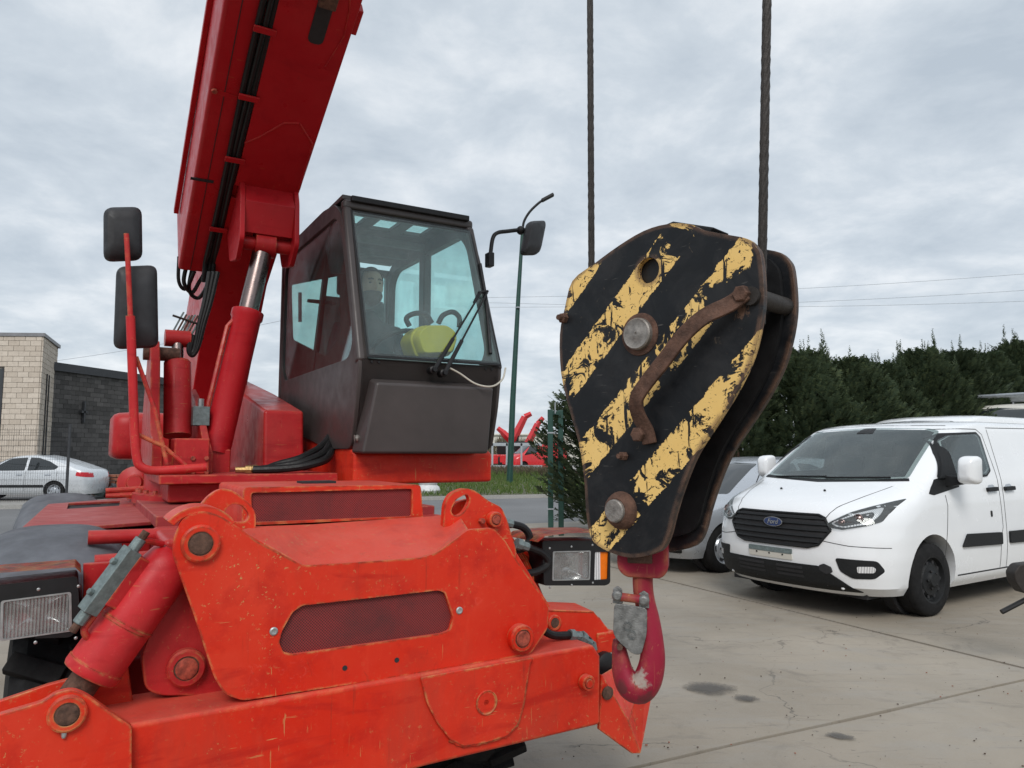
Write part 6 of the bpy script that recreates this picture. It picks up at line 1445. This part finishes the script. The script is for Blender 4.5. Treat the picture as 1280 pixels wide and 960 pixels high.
for px in (688, 701.5):
    b0 = gp(px, 560); bm = BM(); h_ = gp(px, 512).z; box(bm, (b0.x, (px-688)*.012, h_/2), (.095, .095, h_)); obj('post', bm, M['green'], gf, bevel=.008)
for py in (516, 606):
    bm = BM(); q = gp(694.7, py); box(bm, (q.x, .08, q.z), (.12, .06, .07)); obj('crossbar', bm, M['green'], gf, bevel=.005)
for py in (541, 598, 636):
    bm = BM(); q = gp(688, py); box(bm, (q.x, 0, q.z), (.115, .11, .025)); obj('reflective_band', bm, M['galv'], gf)
bm = BM(); q = gp(694, 510); cyl(bm, q+Vector((0, 0, -.1)), q+Vector((0, 0, .1)), .012, 8); obj('antenna_rod', bm, M['galv'], gf)
# grass blades and dry shrubs on the verge
bm = BM(); rnd = random.Random(5)
for k in range(15000):
    a = rnd.uniform(-10, 9); b = rnd.uniform(.3, 22)**1.0; q = far+rd*a+rn*b
    if not (500 < 640+930*q.x/q.y < 760): continue
    h_ = rnd.uniform(.08, .24)+(.25 if b > 16 and rnd.random() < .3 else 0); w_ = rnd.uniform(.015, .03); dx, dy = rnd.uniform(-.1, .1), rnd.uniform(-.1, .1)
    v = [bm.verts.new((q.x-w_, q.y, .02)), bm.verts.new((q.x+w_, q.y, .02)), bm.verts.new((q.x+dx, q.y+dy, h_))]; bm.faces.new(v)
g = obj('grass', bm, M['grass'], smooth=False); tag(g, 'mown green grass on the verge beyond the road', 'grass', kind='stuff')
bm = BM()
for k in range(2600):
    px = rnd.uniform(612, 700); yy = rnd.uniform(48, 52); q = Vector(((px-640)/930*yy, yy, 0)); h_ = rnd.uniform(.15, .6); w_ = rnd.uniform(.03, .07)
    p0 = q+Vector((rnd.uniform(-.2, .2), 0, rnd.uniform(0, .4))); v = [bm.verts.new(p0), bm.verts.new(p0+Vector((w_, 0, 0))), bm.verts.new(p0+Vector((rnd.uniform(-.3, .3), rnd.uniform(-.2, .2), h_*.7)))]; bm.faces.new(v)
g = obj('dry_scrub', bm, M['shrub'], smooth=False); tag(g, 'low brown scrub along the far edge of the verge', 'scrub', kind='stuff')
# wrapped white stack on the grass
y = 27.6; q = at(535, 605, y); sk = empty('wrapped_stack', Vector((q.x, y, .03))); tag(sk, 'small white wrapped stack standing on the grass verge below the cab', 'sack')
bm = BM(); rg = []
for z, w_ in ((0, .40), (.10, .44), (.22, .40), (.30, .32), (.36, .36), (.48, .37), (.55, .30), (.62, .33), (.74, .34), (.80, .28)):
    rg.append([Vector((math.cos(a)*w_*(1+.10*noise.noise((math.cos(a)*2, math.sin(a)*2, z*3))), math.sin(a)*w_, z)) for a in [2*math.pi*k/24 for k in range(24)]])
loft(bm, rg); obj('wrap', bm, M['sack'], sk)
# galvanised barrier
y = 54.0; x0 = at(612, 560, y).x; bar_ = empty('steel_barrier', Vector((x0, y, 0))); tag(bar_, 'galvanised steel barrier in front of the parked red lifts', 'barrier')
for k in range(3):
    bm = BM(); box(bm, (.2+k*1.05, 0, 1.1), (.14, .14, 2.2)); obj('post', bm, M['galv'], bar_, bevel=.01)
for z in (.5, 2.1):
    bm = BM(); box(bm, (1.7, -.02, z), (4.2, .10, .22)); obj('rail', bm, M['galv'], bar_, bevel=.01)
# far red van and parked lifts
q = at(664, 590, 60.0)
rv_, _c = van('red_van', (q.x-1.9, 59, -.05), R(205), 'vanred', 'small red van parked far off beside the street lamp', 'van', detail=False); rv_.scale.z = 1.22
def far_lift(name, px, y, tip, elbow, base, label):
    r_ = empty(name, Vector((at(px, 560, y).x, y, -.05))); tag(r_, label, 'telehandler', 'red lifts parked in the far yard')
    def L(px_, py): q = at(px_, py, y); return Vector((q.x-r_.location.x, 0, q.z+.05))
    bm = BM(); tube(bm, [L(*base), L(*elbow)], [.36, .28], 4); obj('boom', bm, M['vanred'], r_)
    bm = BM(); tube(bm, [L(*elbow), L(*tip)], [.25, .2], 4); obj('boom_tip', bm, M['vanred'], r_)
    bm = BM(); tube(bm, [L(*base)+Vector((.3, 0, -.9)), (L(*base)+L(*elbow))*.5], .13, 8); obj('lift_cylinder', bm, M['black'], r_)
    bm = BM(); box(bm, (0, 0, 1.0), (2.0, 3.6, .8)); obj('chassis', bm, M['vanred'], r_, bevel=.05)
    bm = BM(); prism(bm, [Vector((.2, -1.2, z_)) if False else Vector((.25, v_, z_)) for v_, z_ in ((-1.2, 1.4), (-1.3, 2.1), (-1.0, 2.5), (.1, 2.5), (.2, 1.4))], (.8, 0, 0)); obj('cab', bm, M['trim'], r_, bevel=.03)
    for x_ in (-.95, .95):
        for v_ in (-1.2, 1.2):
            bm = BM(); lathe(bm, (x_-.2, v_, .62), (1, 0, 0), [(0, .35), (0, .55), (.05, .62), (.35, .62), (.4, .55), (.4, .35)], 24); obj('wheel', bm, M['rubber'], r_)
far_lift('telescopic_lift', 640, 63, (664, 517), (656, 521), (640, 553), 'far red lift with its short boom raised left of the red van')
far_lift('telescopic_lift', 652, 67, (679, 522), (672, 530), (651, 572), 'far red lift with the longest boom raised behind the red van')
far_lift('telescopic_lift', 618, 66, (622, 535), (628, 540), (644, 556), 'far red lift with a lowered boom, half hidden by the big cab')
# bare bushes and a low pale hall on the skyline
y = 130; bm = BM(); box(bm, (6.0, y, 2.2), (26, 14, 4.4)); box(bm, (6.0, y, 4.5), (26.6, 14.6, .3)); hall = obj('warehouse', bm, M['cream'], bevel=.05); tag(hall, 'low pale warehouse on the skyline behind the red lifts', 'building')
bm = BM()
for k in range(9000):
    px = rnd.uniform(560, 700); yy = rnd.uniform(78, 90); q = Vector(((px-640)/930*yy, yy, 0)); top_ = 2.6+1.6*noise.noise((px*.05, 0, 0)); z = top_*rnd.random()
    p0 = q+Vector((0, 0, z)); v = [bm.verts.new(p0), bm.verts.new(p0+Vector((.05, 0, 0))), bm.verts.new(p0+Vector((rnd.uniform(-.5, .5), 0, rnd.uniform(.2, .9))))]; bm.faces.new(v)
g = obj('bare_thicket', bm, M['shrub'], smooth=False); tag(g, 'bare brown thicket on the skyline beyond the far yard', 'bushes', kind='stuff')
# overhead lines
for px0, py0, px1, py1, lb in ((600, 372, 1400, 333, 'upper overhead wire crossing the sky on the right'), (600, 384, 1400, 355, 'middle overhead wire crossing the sky on the right'), (-100, 470, 380, 395, 'faint overhead wire behind the red mirror mast'), (600, 378, 1400, 372, 'lowest overhead wire crossing the sky on the right')):
    a, b = at(px0, py0, 58), at(px1, py1, 52); n = 24
    bm = BM(); tube(bm, [a+(b-a)*i/n-Vector((0, 0, .5*math.sin(math.pi*i/n))) for i in range(n+1)], .014, 6); w_ = obj('overhead_wire', bm, M['galv']); tag(w_, lb, 'wire', 'overhead wires')

# ------------------------------------------------------------------ buildings on the left
# pale block corner building
wd = Vector((1, .03, 0)).normalized()
def block_wall(p0, d, length, h, nrm, mat, jmat, name, label, cat, bw=.395, bh=.195, holes=(), coping=None, z0=0):
    root = empty(name, p0); tag(root, label, cat) if cat else None
    M4 = Matrix((d, nrm, Vector((0, 0, 1)))).transposed()
    return root, M4
def fill_blocks(bm, o, d, nrm, length, h, bw, bh, holes, rnd, z0=0, th=.06):
    rows = int(math.ceil((h-z0)/bh)); g = .006
    for r in range(rows):
        z = z0+r*bh; off = -(bw/2) if r % 2 else 0; x = off
        while x < length:
            a, b = max(0, x)+g, min(length, x+bw)-g; x += bw
            if b-a < .03: continue
            zt_ = min(h, z+bh)-g
            for hx0, hx1, hz0, hz1 in holes:
                if z+bh/2 > hz0 and z+bh/2 < hz1 and a < hx1 and b > hx0:
                    if a < hx0: b = hx0-g
                    elif b > hx1: a = hx1+g
                    else: b = a
            if b-a < .03: continue
            e = rnd.uniform(0, .012); P8 = [o+d*a+nrm*(th+e)+Vector((0, 0, z+g)), o+d*b+nrm*(th+e)+Vector((0, 0, z+g)), o+d*b+nrm*(th+e)+Vector((0, 0, zt_)), o+d*a+nrm*(th+e)+Vector((0, 0, zt_))]
            prism(bm, P8, -nrm*.05)
rnd = random.Random(9)
y0 = 27.5; c0 = at(45, 566, y0); c0.z = 0
fd = Vector((-1, -.06, 0)).normalized(); fn = Vector((.06, -1, 0)).normalized()       # front face runs to the left
sd_ = Vector((-.435, 1, 0)).normalized(); sn = Vector((1, .435, 0)).normalized()      # side face recedes
HB = 1.5+(566-420)/930*y0
bld = empty('block_building', c0); tag(bld, 'pale sandy block building with a flat roof and grey coping at the left edge', 'building')
o0 = Vector((0, 0, 0)); L1, L2 = 7.0, 3.4
hl_ = [(1.28, 4.0, 1.2, HB-1.2)]
bm = BM(); prism(bm, [o0, fd*L1, fd*L1+sd_*L2, sd_*L2], (0, 0, HB)); wl_ = obj('wall', bm, M['palejoint'], bld, smooth=False)
bm = BM(); fill_blocks(bm, o0, fd, fn, L1, HB, .395, .195, hl_, rnd, 0, .05); b1 = obj('wall_blocks', bm, M['paleblock'], wl_, smooth=False); b1['kind'] = 'stuff'
bm = BM(); fill_blocks(bm, o0+fn*.05, sd_, sn, L2, HB, .395, .195, [(1.0, 1.14, 0, HB-1.3), (1.5, 1.62, 0, HB-1.3)], rnd, 0, .05); b2_ = obj('wall_blocks', bm, M['paleblock'], wl_, smooth=False); b2_['kind'] = 'stuff'
bm = BM(); prism(bm, [fn*.12+sn*.12, fd*L1+fn*.12, fd*L1+sd_*L2+fn*.12, sd_*L2+sn*.12], (0, 0, .13))
for v in bm.verts: v.co.z += HB
obj('coping', bm, M['palecoping'], bld)
bm = BM(); prism(bm, [fd*1.30+fn*.03+Vector((0, 0, 1.22)), fd*3.9+fn*.03+Vector((0, 0, 1.22)), fd*3.9+fn*.03+Vector((0, 0, HB-1.22)), fd*1.30+fn*.03+Vector((0, 0, HB-1.22))], -fn*.04); wn = obj('window', bm, M['carglass'], bld)
for a_, b_ in ((1.28, 1.36), (2.55, 2.62)):
    bm = BM(); prism(bm, [fd*a_+fn*.035+Vector((0, 0, 1.2)), fd*b_+fn*.035+Vector((0, 0, 1.2)), fd*b_+fn*.035+Vector((0, 0, HB-1.2)), fd*a_+fn*.035+Vector((0, 0, HB-1.2))], fn*.04); obj('window_frame', bm, M['coping'], wn)
for a_ in (1.07, 1.56):
    bm = BM(); p_ = sd_*a_+sn*.08+fn*.05; cyl(bm, p_, p_+Vector((0, 0, HB-1.3)), .022, 10); obj('downpipe', bm, M['coping'], bld)
# dark block hall behind it
d0 = at(60, 566, 30.0); d0.z = 0; dd = Vector((.239, 1, 0)).normalized(); dn = Vector((1, -.239, 0)).normalized(); HD = 1.5+(566-463)/930*30
hall2 = empty('block_hall', d0); tag(hall2, 'dark grey block hall with black flat roof edge behind the silver car', 'building')
bm = BM(); prism(bm, [o0, dd*14, dd*14-dn*12, -dn*12], (0, 0, HD)); w2 = obj('wall', bm, M['darkjoint'], hall2, smooth=False)
bm = BM(); fill_blocks(bm, o0-dn*.03, dd, dn, 14, HD, .395, .195, [], rnd, 0, .05); b3 = obj('wall_blocks', bm, M['darkblock'], w2, smooth=False); b3['kind'] = 'stuff'
bm = BM(); prism(bm, [dn*.14-dd*.1, dd*14.1+dn*.14, dd*14.1-dn*12, -dn*12-dd*.1], (0, 0, .34))
for v in bm.verts: v.co.z += HD
obj('coping', bm, M['coping'], hall2)
bm = BM(); q = dd*1.6+dn*.10+Vector((0, 0, HD-1.6)); box(bm, q, (.1, .1, .9)); box(bm, q, (.1, .45, .1)); obj('wall_anchor', bm, M['coping'], hall2)
# silver car in front of the building
SEDT = [(z, a, {1.10: -3.98, 1.28: -3.45, 1.36: -3.14, 1.41: -2.92, 1.44: -2.72}.get(z, b-.12), w, cf, cr*(.7 if z > 1 else 1)) for z, a, b, w, cf, cr in CART]
q = ground(113, 632); M['palesilver'] = simple('pale_silver_paint', (.62, .65, .68), .3, .25, .05, 3, 0, coat=.6)
q = ground(113, 632); car('parked_car', (at(118, 600, 24.0).x-4.45, 24.1, -.0), R(180+4), 'palesilver', 'silver car seen from the side behind the wire mesh fence at the left edge', tab=SEDT)
# mesh fence with dark posts
yf = 22.3; fx1 = at(84, 600, yf).x
fe = empty('mesh_fence', (fx1, yf, 0)); tag(fe, 'dark wire mesh fence with thin posts in front of the silver car', 'fence')
for k in range(3):
    bm = BM(); box(bm, (-2.5*k, 0, 1.18), (.055, .055, 2.36)); obj('post', bm, M['coping'], fe)
bm = BM()
for k in range(71): 
    x_ = -.03-k*.07; box(bm, (x_, -.03, 1.15), (.004, .004, 2.2))
for k in range(12): box(bm, (-2.5, -.035, .1+k*.2), (5.0, .007, .007))
wm = obj('wire_mesh', bm, M['coping'], fe, smooth=False); wm['kind'] = 'stuff'
# rubble and stacked tiles beyond the fence
rnd = random.Random(31)
pq = at(151, 585, 25.5); ts = empty('tile_stack', (pq.x, 25.5, 0)); tag(ts, 'stack of rusty red roof tiles standing in the scrap beside the dark hall', 'tile stack')
for k in range(7):
    for j in range(2):
        bm = BM(); box(bm, ((j-.5)*.42+rnd.uniform(-.04, .04), 0, .06+k*.11), (.40, .5, .085)); obj('tile', bm, M['wood'], ts, bevel=.01)
bm = BM()
for k in range(170):
    px = rnd.uniform(112, 200); yy = rnd.uniform(24.5, 27.5); s_ = rnd.uniform(.06, .28); box(bm, ((px-640)/930*yy, yy, s_*.4+rnd.uniform(0, .5)), (s_*rnd.uniform(.5, 2), s_, s_*rnd.uniform(.3, 1)), Matrix.Rotation(rnd.random()*3, 3, Vector((rnd.random(), rnd.random(), 1))), rnd.choice((0, 0, 1, 2)))
rb = obj('rubble', bm, [M['coping'], M['castgrey'], M['wood']], smooth=False); tag(rb, 'heap of mixed scrap and rubble beside the dark block hall', 'rubble', kind='stuff')
# coupling of a trailer at the right edge
y = 5.2; q = at(1275, 720, y); tc_ = empty('trailer_coupling', (q.x, y, 0)); tag(tc_, 'dark trailer drawbar end with a rod at the right edge in front of the van', 'drawbar')
def tp(px, py, dy=0): w = at(px, py, y); return Vector((w.x-q.x, dy, w.z))
bm = BM(); prism(bm, fillet([tp(1268, 716), tp(1275, 706), tp(1330, 700), tp(1330, 745), tp(1280, 742), tp(1270, 728)], .02), (0, .10, 0)); obj('drawbar', bm, M['rope'], tc_, bevel=.008)
bm = BM(); cyl(bm, tp(1258, 767, .05), tp(1320, 735, .05), .017, 10); obj('rod', bm, M['black'], tc_)
bm = BM(); box(bm, tp(1340, 760, .05), (.08, .08, .8)); obj('leg', bm, M['rope'], tc_)
